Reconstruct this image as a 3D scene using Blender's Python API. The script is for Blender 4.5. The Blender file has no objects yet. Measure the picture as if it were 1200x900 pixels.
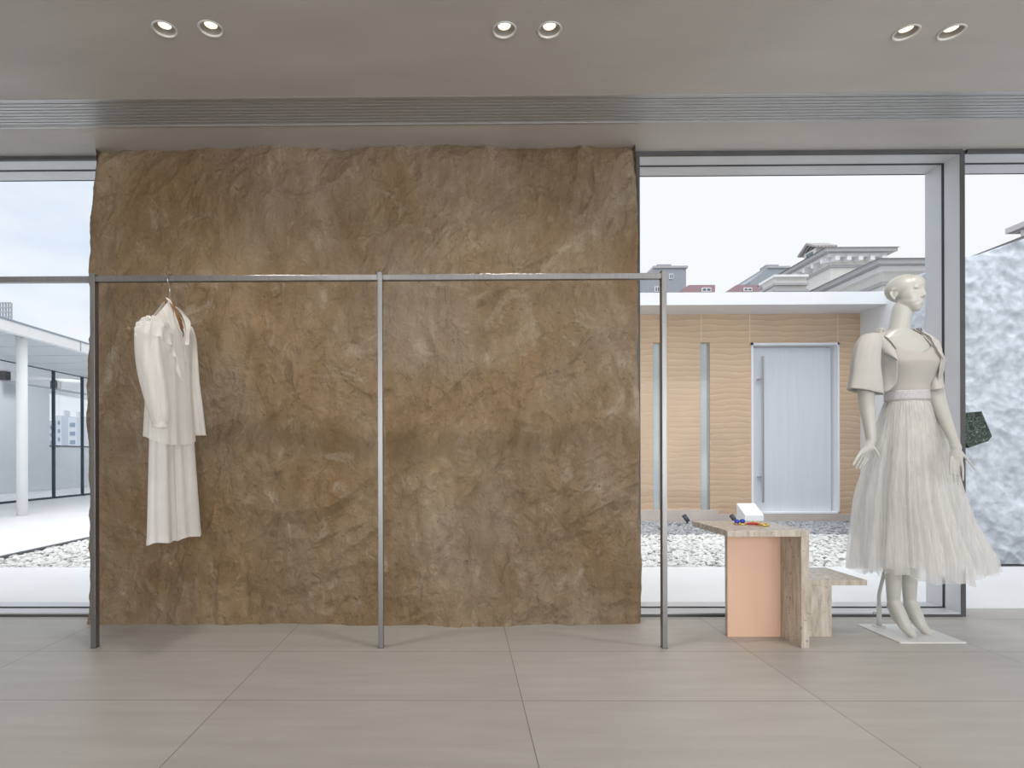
import bpy, bmesh, math, random
from mathutils import Vector, Matrix, noise
random.seed(7)
SC = bpy.context.scene
COL = SC.collection
R = math.radians
PI = math.pi

# ------------------------------------------------------------------ camera
FPX = 696.0
EYE = Vector((0, 0, 0.98))
XP, YP = 534.0, 535.0
ROT = Matrix.Rotation(R(0.57), 3, 'Z') @ Matrix.Rotation(R(90), 3, 'X') @ Matrix.Rotation(R(-0.15), 3, 'Z')
cam_d = bpy.data.cameras.new('camera'); cam = bpy.data.objects.new('camera', cam_d); COL.objects.link(cam)
cam.matrix_world = Matrix.Translation(EYE) @ ROT.to_4x4()
cam_d.sensor_width = 36; cam_d.sensor_fit = 'HORIZONTAL'
cam_d.lens = FPX / 1200 * 36
cam_d.shift_x = (600 - XP) / 1200
cam_d.shift_y = (YP - 450) / 1200
cam_d.clip_start = 0.05; cam_d.clip_end = 2000
SC.camera = cam

def at(px, py, Y):
    "measured position in the room of a feature seen at px,py that stands at depth Y"
    d = ROT @ Vector(((px - XP) / FPX, -(py - YP) / FPX, -1))
    return EYE + d * (Y / d.y)

# ------------------------------------------------------------------ materials
MATS = {}
def lin(c):
    return tuple(((v / 255) / 12.92 if v / 255 <= .04045 else ((v / 255 + .055) / 1.055) ** 2.4) for v in c) + (1,)
def newmat(name):
    m = bpy.data.materials.new(name); m.use_nodes = True
    nt = m.node_tree; b = nt.nodes['Principled BSDF']
    MATS[name] = m
    return m, nt, b
def N(nt, typ, **kw):
    n = nt.nodes.new(typ)
    for k, v in kw.items():
        if k.startswith('i_'): n.inputs[k[2:].replace('_', ' ')].default_value = v
        else: setattr(n, k, v)
    return n
def ramp(nt, stops):
    n = nt.nodes.new('ShaderNodeValToRGB'); e = n.color_ramp.elements
    e[0].position, e[0].color = stops[0]; e[1].position, e[1].color = stops[-1]
    for p, c in stops[1:-1]:
        x = e.new(p); x.color = c
    return n
def mat(name, c, rough=.5, metal=0, var=.06, scale=6, stretch=(1, 1, 1), bump=0, bscale=60, spec=.5, coat=0, trans=0):
    if name in MATS: return MATS[name]
    m, nt, b = newmat(name); L = nt.links
    tc = N(nt, 'ShaderNodeTexCoord'); mp = N(nt, 'ShaderNodeMapping'); mp.inputs['Scale'].default_value = stretch
    L.new(tc.outputs['Object'], mp.inputs['Vector'])
    n = N(nt, 'ShaderNodeTexNoise'); n.inputs['Scale'].default_value = scale; n.inputs['Detail'].default_value = 5
    L.new(mp.outputs[0], n.inputs['Vector'])
    a = tuple(max(0, v * (1 - var)) for v in c[:3]) + (1,); d = tuple(min(1, v * (1 + var)) for v in c[:3]) + (1,)
    r = ramp(nt, [(.3, a), (.7, d)]); L.new(n.outputs['Fac'], r.inputs[0]); L.new(r.outputs[0], b.inputs['Base Color'])
    b.inputs['Roughness'].default_value = rough; b.inputs['Metallic'].default_value = metal
    b.inputs['Specular IOR Level'].default_value = spec; b.inputs['Coat Weight'].default_value = coat
    if bump:
        n2 = N(nt, 'ShaderNodeTexNoise'); n2.inputs['Scale'].default_value = bscale; n2.inputs['Detail'].default_value = 6
        L.new(mp.outputs[0], n2.inputs['Vector'])
        bp = N(nt, 'ShaderNodeBump'); bp.inputs['Strength'].default_value = bump; bp.inputs['Distance'].default_value = .01
        L.new(n2.outputs['Fac'], bp.inputs['Height']); L.new(bp.outputs[0], b.inputs['Normal'])
    return m

def m_cloth(name, c, alpha=1.0, transl=.35, pleat=0):
    if name in MATS: return MATS[name]
    m, nt, b = newmat(name); L = nt.links; nt.nodes.remove(b)
    out = nt.nodes['Material Output']
    tc = N(nt, 'ShaderNodeTexCoord')
    n = N(nt, 'ShaderNodeTexNoise'); n.inputs['Scale'].default_value = 14; L.new(tc.outputs['Object'], n.inputs['Vector'])
    r = ramp(nt, [(.3, tuple(v * .95 for v in c[:3]) + (1,)), (.7, c)]); L.new(n.outputs['Fac'], r.inputs[0])
    d = N(nt, 'ShaderNodeBsdfDiffuse'); t = N(nt, 'ShaderNodeBsdfTranslucent'); mx = N(nt, 'ShaderNodeMixShader'); mx.inputs[0].default_value = transl
    L.new(r.outputs[0], d.inputs[0]); L.new(r.outputs[0], t.inputs[0])
    w = N(nt, 'ShaderNodeTexNoise'); w.inputs['Scale'].default_value = 500; L.new(tc.outputs['Object'], w.inputs['Vector'])
    bp = N(nt, 'ShaderNodeBump'); bp.inputs['Strength'].default_value = .15; bp.inputs['Distance'].default_value = .001
    L.new(w.outputs['Fac'], bp.inputs['Height']); L.new(bp.outputs[0], d.inputs['Normal'])
    L.new(d.outputs[0], mx.inputs[1]); L.new(t.outputs[0], mx.inputs[2])
    last = mx
    if alpha < 1:
        tr = N(nt, 'ShaderNodeBsdfTransparent'); m2 = N(nt, 'ShaderNodeMixShader')
        mp = N(nt, 'ShaderNodeMapping'); mp.inputs['Scale'].default_value = (30, 30, 1.2); L.new(tc.outputs['Object'], mp.inputs['Vector'])
        n3 = N(nt, 'ShaderNodeTexNoise'); n3.inputs['Scale'].default_value = 1.6; n3.inputs['Detail'].default_value = 3; L.new(mp.outputs[0], n3.inputs['Vector'])
        mr = N(nt, 'ShaderNodeMapRange'); mr.inputs['From Min'].default_value = .3; mr.inputs['From Max'].default_value = .7
        mr.inputs['To Min'].default_value = alpha - .09; mr.inputs['To Max'].default_value = min(1, alpha + .09)
        L.new(n3.outputs['Fac'], mr.inputs['Value']); L.new(mr.outputs[0], m2.inputs[0])
        L.new(tr.outputs[0], m2.inputs[1]); L.new(mx.outputs[0], m2.inputs[2]); last = m2
    L.new(last.outputs[0], out.inputs['Surface'])
    return m

def m_glass(name, tint=(1, 1, 1, 1), ior=1.45, base=0.0):
    if name in MATS: return MATS[name]
    m, nt, b = newmat(name); L = nt.links; nt.nodes.remove(b); out = nt.nodes['Material Output']
    tr = N(nt, 'ShaderNodeBsdfTransparent'); tr.inputs[0].default_value = tint
    g = N(nt, 'ShaderNodeBsdfGlossy'); g.inputs['Roughness'].default_value = .01
    fr = N(nt, 'ShaderNodeFresnel'); fr.inputs['IOR'].default_value = ior
    mx = N(nt, 'ShaderNodeMixShader')
    a = N(nt, 'ShaderNodeMath', operation='ADD'); a.inputs[1].default_value = base; a.use_clamp = True
    ge = N(nt, 'ShaderNodeNewGeometry'); sb = N(nt, 'ShaderNodeMath', operation='SUBTRACT'); sb.inputs[0].default_value = 1; L.new(ge.outputs['Backfacing'], sb.inputs[1])
    mu = N(nt, 'ShaderNodeMath', operation='MULTIPLY')
    L.new(fr.outputs[0], a.inputs[0]); L.new(a.outputs[0], mu.inputs[0]); L.new(sb.outputs[0], mu.inputs[1]); L.new(mu.outputs[0], mx.inputs[0])
    L.new(tr.outputs[0], mx.inputs[1]); L.new(g.outputs[0], mx.inputs[2]); L.new(mx.outputs[0], out.inputs['Surface'])
    return m

def m_emit(name, c, s):
    if name in MATS: return MATS[name]
    m, nt, b = newmat(name)
    b.inputs['Base Color'].default_value = c; b.inputs['Emission Color'].default_value = c; b.inputs['Emission Strength'].default_value = s
    n = N(nt, 'ShaderNodeTexNoise'); n.inputs['Scale'].default_value = 40
    mr = N(nt, 'ShaderNodeMapRange'); mr.inputs['To Min'].default_value = .3; mr.inputs['To Max'].default_value = .5
    nt.links.new(n.outputs['Fac'], mr.inputs['Value']); nt.links.new(mr.outputs[0], b.inputs['Roughness'])
    return m

def m_clay():
    m, nt, b = newmat('clay_plaster'); L = nt.links
    tc = N(nt, 'ShaderNodeTexCoord'); O = tc.outputs['Object']
    mp = N(nt, 'ShaderNodeMapping'); mp.inputs['Rotation'].default_value = (0, R(28), 0); mp.inputs['Scale'].default_value = (1.5, 1, .75); L.new(O, mp.inputs['Vector'])
    n1 = N(nt, 'ShaderNodeTexNoise'); n1.inputs['Scale'].default_value = 1.35; n1.inputs['Detail'].default_value = 9; n1.inputs['Roughness'].default_value = .62; n1.inputs['Distortion'].default_value = .6
    L.new(mp.outputs[0], n1.inputs['Vector'])
    r1 = ramp(nt, [(.26, (.215, .142, .078, 1)), (.44, (.265, .190, .118, 1)), (.58, (.315, .243, .172, 1)), (.76, (.43, .355, .265, 1))])
    L.new(n1.outputs['Fac'], r1.inputs[0])
    # ochre tint in blotches
    n2 = N(nt, 'ShaderNodeTexNoise'); n2.inputs['Scale'].default_value = 1.1; n2.inputs['Detail'].default_value = 4; L.new(O, n2.inputs['Vector'])
    r2 = ramp(nt, [(.42, (0, 0, 0, 1)), (.62, (1, 1, 1, 1))]); L.new(n2.outputs['Fac'], r2.inputs[0])
    mx = N(nt, 'ShaderNodeMixRGB', blend_type='MULTIPLY'); mx.inputs['Color2'].default_value = (1.04, .95, .78, 1)
    mth = N(nt, 'ShaderNodeMath', operation='MULTIPLY'); mth.inputs[1].default_value = .8; L.new(r2.outputs[0], mth.inputs[0]); L.new(mth.outputs[0], mx.inputs[0]); L.new(r1.outputs[0], mx.inputs['Color1'])
    # pale scuffed streaks
    n3 = N(nt, 'ShaderNodeTexNoise'); n3.inputs['Scale'].default_value = 3.2; n3.inputs['Detail'].default_value = 12; n3.inputs['Roughness'].default_value = .7; n3.inputs['Distortion'].default_value = 1.6; L.new(O, n3.inputs['Vector'])
    r3 = ramp(nt, [(.55, (0, 0, 0, 1)), (.72, (.7, .7, .7, 1))]); L.new(n3.outputs['Fac'], r3.inputs[0])
    mx2 = N(nt, 'ShaderNodeMixRGB'); mx2.inputs['Color2'].default_value = (.50, .43, .34, 1); L.new(r3.outputs[0], mx2.inputs[0]); L.new(mx.outputs[0], mx2.inputs['Color1'])
    # small dark pits
    v = N(nt, 'ShaderNodeTexNoise'); v.inputs['Scale'].default_value = 48; v.inputs['Detail'].default_value = 2; L.new(O, v.inputs['Vector'])
    r4 = ramp(nt, [(.25, (.45, .4, .35, 1)), (.29, (1, 1, 1, 1))]); L.new(v.outputs['Fac'], r4.inputs[0])
    mx3 = N(nt, 'ShaderNodeMixRGB', blend_type='MULTIPLY'); mx3.inputs[0].default_value = .8; L.new(mx2.outputs[0], mx3.inputs['Color1']); L.new(r4.outputs[0], mx3.inputs['Color2'])
    L.new(mx3.outputs[0], b.inputs['Base Color'])
    b.inputs['Roughness'].default_value = .62; b.inputs['Specular IOR Level'].default_value = .35
    mg = N(nt, 'ShaderNodeTexNoise'); mg.inputs['Scale'].default_value = 9; mg.inputs['Detail'].default_value = 12; mg.inputs['Roughness'].default_value = .68; mg.inputs['Distortion'].default_value = 1.2; L.new(mp.outputs[0], mg.inputs['Vector'])
    bp = N(nt, 'ShaderNodeBump'); bp.inputs['Strength'].default_value = .9; bp.inputs['Distance'].default_value = .045; L.new(mg.outputs['Fac'], bp.inputs['Height'])
    f = N(nt, 'ShaderNodeTexNoise'); f.inputs['Scale'].default_value = 55; f.inputs['Detail'].default_value = 8; L.new(O, f.inputs['Vector'])
    bp2 = N(nt, 'ShaderNodeBump'); bp2.inputs['Strength'].default_value = .8; bp2.inputs['Distance'].default_value = .01; L.new(f.outputs['Fac'], bp2.inputs['Height']); L.new(bp.outputs[0], bp2.inputs['Normal'])
    L.new(bp2.outputs[0], b.inputs['Normal'])
    return m

def m_tile():
    m, nt, b = newmat('floor_tile'); L = nt.links
    tc = N(nt, 'ShaderNodeTexCoord'); sp = N(nt, 'ShaderNodeSeparateXYZ'); L.new(tc.outputs['Object'], sp.inputs[0])
    def joint(sock, off, size, w):
        a = N(nt, 'ShaderNodeMath', operation='SUBTRACT'); a.inputs[1].default_value = off - 100 * size; L.new(sock, a.inputs[0])
        c = N(nt, 'ShaderNodeMath', operation='DIVIDE'); c.inputs[1].default_value = size; L.new(a.outputs[0], c.inputs[0])
        f = N(nt, 'ShaderNodeMath', operation='FRACT'); L.new(c.outputs[0], f.inputs[0])
        g = N(nt, 'ShaderNodeMath', operation='PINGPONG'); g.inputs[1].default_value = .5; L.new(f.outputs[0], g.inputs[0])
        h = N(nt, 'ShaderNodeMath', operation='LESS_THAN'); h.inputs[1].default_value = w / size; L.new(g.outputs[0], h.inputs[0])
        fl = N(nt, 'ShaderNodeMath', operation='FLOOR'); L.new(c.outputs[0], fl.inputs[0])
        return h, fl
    jx, fx = joint(sp.outputs[0], .241, 1.197, .0018)
    jy, fy = joint(sp.outputs[1], 2.385, .6, .0022)
    mxj = N(nt, 'ShaderNodeMath', operation='MAXIMUM'); L.new(jx.outputs[0], mxj.inputs[0]); L.new(jy.outputs[0], mxj.inputs[1])
    cb = N(nt, 'ShaderNodeCombineXYZ'); L.new(fx.outputs[0], cb.inputs[0]); L.new(fy.outputs[0], cb.inputs[1])
    wn = N(nt, 'ShaderNodeTexWhiteNoise', noise_dimensions='3D'); L.new(cb.outputs[0], wn.inputs['Vector'])
    mp = N(nt, 'ShaderNodeMapping'); mp.inputs['Scale'].default_value = (.8, 5, 1); L.new(tc.outputs['Object'], mp.inputs['Vector'])
    n = N(nt, 'ShaderNodeTexNoise'); n.inputs['Scale'].default_value = 2.5; n.inputs['Detail'].default_value = 8; n.inputs['Roughness'].default_value = .6; L.new(mp.outputs[0], n.inputs['Vector'])
    r = ramp(nt, [(.3, (.42, .400, .372, 1)), (.7, (.49, .47, .44, 1))]); L.new(n.outputs['Fac'], r.inputs[0])
    mr = N(nt, 'ShaderNodeMapRange'); mr.inputs['To Min'].default_value = .95; mr.inputs['To Max'].default_value = 1.04; L.new(wn.outputs['Value'], mr.inputs['Value'])
    mu = N(nt, 'ShaderNodeMixRGB', blend_type='MULTIPLY'); mu.inputs[0].default_value = 1; L.new(r.outputs[0], mu.inputs['Color1']); L.new(mr.outputs[0], mu.inputs['Color2'])
    mj = N(nt, 'ShaderNodeMixRGB'); mj.inputs['Color2'].default_value = (.20, .18, .155, 1); L.new(mxj.outputs[0], mj.inputs[0]); L.new(mu.outputs[0], mj.inputs['Color1'])
    L.new(mj.outputs[0], b.inputs['Base Color'])
    b.inputs['Roughness'].default_value = .42; b.inputs['Specular IOR Level'].default_value = .45
    n2 = N(nt, 'ShaderNodeTexNoise'); n2.inputs['Scale'].default_value = 30; n2.inputs['Detail'].default_value = 4; L.new(mp.outputs[0], n2.inputs['Vector'])
    bp = N(nt, 'ShaderNodeBump'); bp.inputs['Strength'].default_value = .08; bp.inputs['Distance'].default_value = .004; L.new(n2.outputs['Fac'], bp.inputs['Height']); L.new(bp.outputs[0], b.inputs['Normal'])
    return m

def m_travertine():
    m, nt, b = newmat('travertine'); L = nt.links
    tc = N(nt, 'ShaderNodeTexCoord'); mp = N(nt, 'ShaderNodeMapping'); mp.inputs['Scale'].default_value = (9, 9, 1.6); L.new(tc.outputs['Object'], mp.inputs['Vector'])
    n = N(nt, 'ShaderNodeTexNoise'); n.inputs['Scale'].default_value = 4; n.inputs['Detail'].default_value = 9; n.inputs['Roughness'].default_value = .6; L.new(mp.outputs[0], n.inputs['Vector'])
    r = ramp(nt, [(.3, (.37, .32, .255, 1)), (.5, (.51, .46, .39, 1)), (.7, (.64, .60, .54, 1))]); L.new(n.outputs['Fac'], r.inputs[0])
    n2 = N(nt, 'ShaderNodeTexNoise'); n2.inputs['Scale'].default_value = 70; n2.inputs['Detail'].default_value = 3; L.new(tc.outputs['Object'], n2.inputs['Vector'])
    r2 = ramp(nt, [(.30, (.35, .3, .24, 1)), (.35, (1, 1, 1, 1))]); L.new(n2.outputs['Fac'], r2.inputs[0])
    mu = N(nt, 'ShaderNodeMixRGB', blend_type='MULTIPLY'); mu.inputs[0].default_value = .8; L.new(r.outputs[0], mu.inputs['Color1']); L.new(r2.outputs[0], mu.inputs['Color2'])
    L.new(mu.outputs[0], b.inputs['Base Color']); b.inputs['Roughness'].default_value = .27
    bp = N(nt, 'ShaderNodeBump'); bp.inputs['Strength'].default_value = .4; bp.inputs['Distance'].default_value = .004; L.new(r2.outputs[0], bp.inputs['Height']); L.new(bp.outputs[0], b.inputs['Normal'])
    return m

def m_earth():
    m, nt, b = newmat('rammed_earth'); L = nt.links
    tc = N(nt, 'ShaderNodeTexCoord'); O = tc.outputs['Object']
    mp = N(nt, 'ShaderNodeMapping'); mp.inputs['Scale'].default_value = (.5, .5, 1); L.new(O, mp.inputs['Vector'])
    w = N(nt, 'ShaderNodeTexWave', wave_type='BANDS', bands_direction='Z', wave_profile='SAW'); w.inputs['Scale'].default_value = 3.6; w.inputs['Distortion'].default_value = 5.0
    w.inputs['Detail'].default_value = 3; w.inputs['Detail Scale'].default_value = 1.1; w.inputs['Detail Roughness'].default_value = .55; L.new(mp.outputs[0], w.inputs['Vector'])
    r = ramp(nt, [(0, (.56, .395, .26, 1)), (.14, (.67, .49, .335, 1)), (.8, (.72, .54, .385, 1)), (1, (.78, .62, .47, 1))]); L.new(w.outputs['Fac'], r.inputs[0])
    n = N(nt, 'ShaderNodeTexNoise'); n.inputs['Scale'].default_value = 1.2; n.inputs['Detail'].default_value = 6; L.new(O, n.inputs['Vector'])
    r2 = ramp(nt, [(.35, (.9, .88, .9, 1)), (.65, (1.05, 1, .92, 1))]); L.new(n.outputs['Fac'], r2.inputs[0])
    mu = N(nt, 'ShaderNodeMixRGB', blend_type='MULTIPLY'); mu.inputs[0].default_value = .8; L.new(r.outputs[0], mu.inputs['Color1']); L.new(r2.outputs[0], mu.inputs['Color2'])
    L.new(mu.outputs[0], b.inputs['Base Color']); b.inputs['Roughness'].default_value = .85
    g = N(nt, 'ShaderNodeTexNoise'); g.inputs['Scale'].default_value = 60; g.inputs['Detail'].default_value = 5; L.new(O, g.inputs['Vector'])
    bp = N(nt, 'ShaderNodeBump'); bp.inputs['Strength'].default_value = .5; bp.inputs['Distance'].default_value = .03; L.new(w.outputs['Fac'], bp.inputs['Height'])
    bp2 = N(nt, 'ShaderNodeBump'); bp2.inputs['Strength'].default_value = .25; bp2.inputs['Distance'].default_value = .01; L.new(g.outputs['Fac'], bp2.inputs['Height']); L.new(bp.outputs[0], bp2.inputs['Normal'])
    L.new(bp2.outputs[0], b.inputs['Normal'])
    return m

def m_marble():
    m, nt, b = newmat('green_marble'); L = nt.links
    tc = N(nt, 'ShaderNodeTexCoord')
    n = N(nt, 'ShaderNodeTexNoise'); n.inputs['Scale'].default_value = 16; n.inputs['Detail'].default_value = 8; n.inputs['Distortion'].default_value = 2.5; L.new(tc.outputs['Object'], n.inputs['Vector'])
    r = ramp(nt, [(.40, (.006, .012, .01, 1)), (.485, (.015, .035, .025, 1)), (.5, (.30, .36, .32, 1)), (.515, (.012, .03, .02, 1)), (.62, (.03, .055, .045, 1))]); L.new(n.outputs['Fac'], r.inputs[0])
    L.new(r.outputs[0], b.inputs['Base Color']); b.inputs['Roughness'].default_value = .2
    return m

def m_tiles_roof(name, c):
    m, nt, b = newmat(name); L = nt.links
    tc = N(nt, 'ShaderNodeTexCoord')
    w = N(nt, 'ShaderNodeTexWave', bands_direction='X'); w.inputs['Scale'].default_value = 2.4; w.inputs['Distortion'].default_value = .4; L.new(tc.outputs['Object'], w.inputs['Vector'])
    r = ramp(nt, [(.2, tuple(v * .7 for v in c[:3]) + (1,)), (.8, c)]); L.new(w.outputs['Fac'], r.inputs[0]); L.new(r.outputs[0], b.inputs['Base Color'])
    bp = N(nt, 'ShaderNodeBump'); bp.inputs['Distance'].default_value = .05; L.new(w.outputs['Fac'], bp.inputs['Height']); L.new(bp.outputs[0], b.inputs['Normal'])
    b.inputs['Roughness'].default_value = .8
    return m

CLAY = m_clay(); TILE = m_tile(); TRAV = m_travertine(); EARTH = m_earth(); MARBLE = m_marble()
CEIL = mat('ceiling_plaster', (.50, .475, .445, 1), .55, var=.07, scale=1.3, stretch=(1, 3, 1), bump=.05, bscale=6)
WALLP = mat('room_plaster', (.55, .52, .48, 1), .8, var=.04, scale=2)
ALU = mat('anodised_aluminium', (.50, .50, .51, 1), .34, metal=.85, var=.05, scale=3, stretch=(1, 1, 12))
ALUW = mat('window_aluminium', (.62, .635, .66, 1), .38, metal=.25, var=.04, scale=3)
STEEL = mat('brushed_steel', (.25, .25, .255, 1), .34, metal=.9, var=.08, scale=8, stretch=(10, 10, .6))
GRILLE = mat('grille_metal', (.50, .505, .51, 1), .38, metal=.5, var=.04, scale=2)
DARK = mat('dark_rubber', (.03, .032, .035, 1), .6, var=.1)
DGREY = mat('dark_grey_metal', (.085, .085, .09, 1), .5, metal=.2, var=.1)
WHITE = mat('white_paint', (.84, .85, .87, 1), .5, var=.02, scale=2)
STONE = mat('white_paving', (.78, .785, .79, 1), .5, var=.04, scale=1.5, stretch=(1, 1, 1), bump=.05)
PEACH = mat('peach_lacquer', (.76, .50, .365, 1), .38, var=.015, scale=2)
MANQ = mat('mannequin_lacquer', (.52, .52, .485, 1), .33, var=.015, scale=3)
PLATE = mat('white_plate', (.74, .74, .735, 1), .35, var=.02)
WOOD = mat('hanger_wood', (.30, .15, .065, 1), .45, var=.25, scale=10, stretch=(1, 1, 8))
CHROME = mat('chrome', (.6, .6, .6, 1), .15, metal=1, var=.02)
GOLD = mat('gold', (.75, .52, .16, 1), .22, metal=1, var=.05)
BLUE = mat('blue_gem', (.01, .03, .5, 1), .12, var=.1, coat=.6)
RED = mat('red_gem', (.5, .015, .03, 1), .2, var=.1, coat=.4)
GLASS = m_glass('window_glass', (.985, .992, .995, 1), 1.22)
GLASSO = m_glass('pavilion_glass', (.95, .957, .968, 1), 1.4)
SATIN = m_cloth('ivory_satin', (.68, .665, .64, 1), 1, .25)
SATIN2 = m_cloth('camisole_silk', (.56, .54, .51, 1), 1, .1)
TULLE = m_cloth('white_tulle', (.97, .97, .965, 1), .46, .6)
TULLE2 = m_cloth('skirt_lining', (.95, .935, .915, 1), .85, .55)
CHIF = m_cloth('white_chiffon', (.95, .94, .91, 1), .93, .45)
CHIF2 = m_cloth('trouser_cloth', (.92, .91, .89, 1), .97, .4)
BAND = mat('waistband_elastic', (.55, .54, .56, 1), .5, var=.12, scale=90, bump=.3, bscale=200)

# ------------------------------------------------------------------ helpers
def finish(bm, name, m, parent=None, smooth=False, loc=None, recalc=True):
    if recalc: bmesh.ops.recalc_face_normals(bm, faces=bm.faces)
    if smooth:
        for f in bm.faces: f.smooth = True
    me = bpy.data.meshes.new(name)
    if parent is not None:
        q = parent
        while q.parent is not None: q = q.parent
        bmesh.ops.translate(bm, verts=bm.verts, vec=-Vector(q.location))
    bm.to_mesh(me); bm.free()
    o = bpy.data.objects.new(name, me); COL.objects.link(o)
    me.materials.append(m)
    if parent is not None: o.parent = parent
    return o
def thing(name, label, cat, loc=(0, 0, 0), group=None, kind=None):
    o = bpy.data.objects.new(name, None); COL.objects.link(o); o.location = loc; o.empty_display_size = .1
    return tag(o, label, cat, group, kind)
def tag(o, label=None, cat=None, group=None, kind=None):
    if label: o['label'] = label
    if cat: o['category'] = cat
    if group: o['group'] = group
    if kind: o['kind'] = kind
    return o
def struct(o, label=None, cat=None):
    return tag(o, label, cat, kind='structure')
def box(bm, x0, x1, y0, y1, z0, z1, bev=0):
    vs = [bm.verts.new((x, y, z)) for x in (x0, x1) for y in (y0, y1) for z in (z0, z1)]
    F = [(0, 1, 3, 2), (4, 6, 7, 5), (0, 4, 5, 1), (2, 3, 7, 6), (0, 2, 6, 4), (1, 5, 7, 3)]
    fs = [bm.faces.new([vs[i] for i in f]) for f in F]
    if bev:
        es = set(e for f in fs for e in f.edges)
        bmesh.ops.bevel(bm, geom=list(es), offset=bev, segments=2, affect='EDGES', profile=.5)
def bx(name, m, parent, *a, bev=0):
    bm = bmesh.new()
    if isinstance(a[0], (list, tuple)):
        for q in a: box(bm, *q, bev=bev)
    else: box(bm, *a, bev=bev)
    return finish(bm, name, m, parent)
def tube(bm, pts, rads, seg=12, cap=True, flat=None):
    "tapered tube through pts; flat=(axis vector, factor) squashes the section along an axis"
    pts = [Vector(p) for p in pts]; rings = []
    up = Vector((0, 0, 1))
    prev = None
    for i, p in enumerate(pts):
        t = (pts[min(i + 1, len(pts) - 1)] - pts[max(i - 1, 0)]).normalized()
        a = prev if prev is not None else (up if abs(t.z) < .9 else Vector((1, 0, 0)))
        u = (a - t * a.dot(t)).normalized(); v = t.cross(u); prev = u
        ring = []
        for k in range(seg):
            q = (u * math.cos(2 * PI * k / seg) + v * math.sin(2 * PI * k / seg)) * rads[i]
            if flat: q = q - flat[0] * q.dot(flat[0]) * (1 - flat[1])
            ring.append(bm.verts.new(p + q))
        rings.append(ring)
    for a, b in zip(rings, rings[1:]):
        for k in range(seg): bm.faces.new((a[k], a[(k + 1) % seg], b[(k + 1) % seg], b[k]))
    if cap:
        bm.faces.new(rings[0][::-1]); bm.faces.new(rings[-1])
def ell(bm, c, r, rot=None, sub=3):
    g = bmesh.ops.create_icosphere(bm, subdivisions=sub, radius=1)
    M = Matrix.Translation(Vector(c)) @ ((rot.to_4x4()) if rot is not None else Matrix.Identity(4)) @ Matrix.Diagonal((*r, 1))
    bmesh.ops.transform(bm, matrix=M, verts=g['verts'])
def limb(bm, pts, rads, seg=14, flat=None):
    "closed tapered limb with round ends"
    tube(bm, pts, rads, seg, flat=flat)
    for i in range(len(pts)): ell(bm, pts[i], (rads[i],) * 3 if not flat else tuple(rads[i] * (1 - abs(flat[0][k]) * (1 - flat[1])) for k in range(3)), sub=2)
def spline(pts, n):
    pts = [Vector(p) for p in pts]; out = []
    for i in range(len(pts) - 1):
        p0 = pts[max(i - 1, 0)]; p1 = pts[i]; p2 = pts[i + 1]; p3 = pts[min(i + 2, len(pts) - 1)]
        for k in range(n):
            t = k / n
            out.append(.5 * ((2 * p1) + (p2 - p0) * t + (2 * p0 - 5 * p1 + 4 * p2 - p3) * t * t + (3 * p1 - p0 - 3 * p2 + p3) * t ** 3))
    out.append(pts[-1]); return out
def interp(tab, x):
    if x <= tab[0][0]: return tab[0][1]
    for (a, va), (b, vb) in zip(tab, tab[1:]):
        if x <= b:
            t = (x - a) / (b - a); t = t * t * (3 - 2 * t) if False else t
            if isinstance(va, (tuple, list)): return tuple(p + (q - p) * t for p, q in zip(va, vb))
            return va + (vb - va) * t
    return tab[-1][1]
def grid(bm, nu, nv, f, closed=False):
    V = [[bm.verts.new(f(i, j)) for i in range(nu)] for j in range(nv)]
    for j in range(nv - 1):
        for i in range(nu if closed else nu - 1):
            bm.faces.new((V[j][i], V[j][(i + 1) % nu], V[j + 1][(i + 1) % nu], V[j + 1][i]))
    return V
def prism(bm, poly, y0, y1, axis='y'):
    "poly: (a,b) outline; extruded along y (a=x,b=z), x (a=y,b=z) or z (a=x,b=y)"
    def P(a, b, c): return {'y': (a, c, b), 'x': (c, a, b), 'z': (a, b, c)}[axis]
    A = [bm.verts.new(P(a, b, y0)) for a, b in poly]; B = [bm.verts.new(P(a, b, y1)) for a, b in poly]
    bm.faces.new(A); bm.faces.new(B[::-1])
    for i in range(len(poly)): bm.faces.new((A[i], A[(i + 1) % len(poly)], B[(i + 1) % len(poly)], B[i]))
def nz(x, y=0, z=0, s=1): return noise.noise(Vector((x * s, y * s, z * s)))

# ------------------------------------------------------------------ the room
CH = 2.83
XL, XR, YB = -6.0, 5.6, -5.0
YW = 3.64                                   # inner edge of the window frames
bm = bmesh.new(); box(bm, XL - .1, XR + .1, YB - .1, 3.83, -.15, 0); struct(finish(bm, 'floor', TILE))

# ceiling with round holes for the downlights and a long slot for the air grille
lights_px = [(193, 34), (247, 33.5), (591, 35), (644, 35), (1062, 38), (1115, 37.5)]
DL = []
for px, py in lights_px:
    d = ROT @ Vector(((px - XP) / FPX, -(py - YP) / FPX, -1)); s = (CH - EYE.z) / d.z
    DL.append((EYE + d * s))
gy0, gy1 = 3.045, 3.315
bm = bmesh.new()
def loop(pts, z):
    vs = [bm.verts.new((x, y, z)) for x, y in pts]
    return [bm.edges.new((vs[i], vs[(i + 1) % len(vs)])) for i in range(len(vs))]
ed = loop([(XL - .1, YB - .1), (XR + .1, YB - .1), (XR + .1, 3.95), (XL - .1, 3.95)], CH)
ed += loop([(XL + .2, gy0), (XR - .2, gy0), (XR - .2, gy1), (XL + .2, gy1)], CH)
RH = .0485
for p in DL:
    ed += loop([(p.x + RH * math.cos(2 * PI * k / 40), p.y + RH * math.sin(2 * PI * k / 40)) for k in range(40)], CH)
bmesh.ops.triangle_fill(bm, use_beauty=True, use_dissolve=False, edges=ed)
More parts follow.
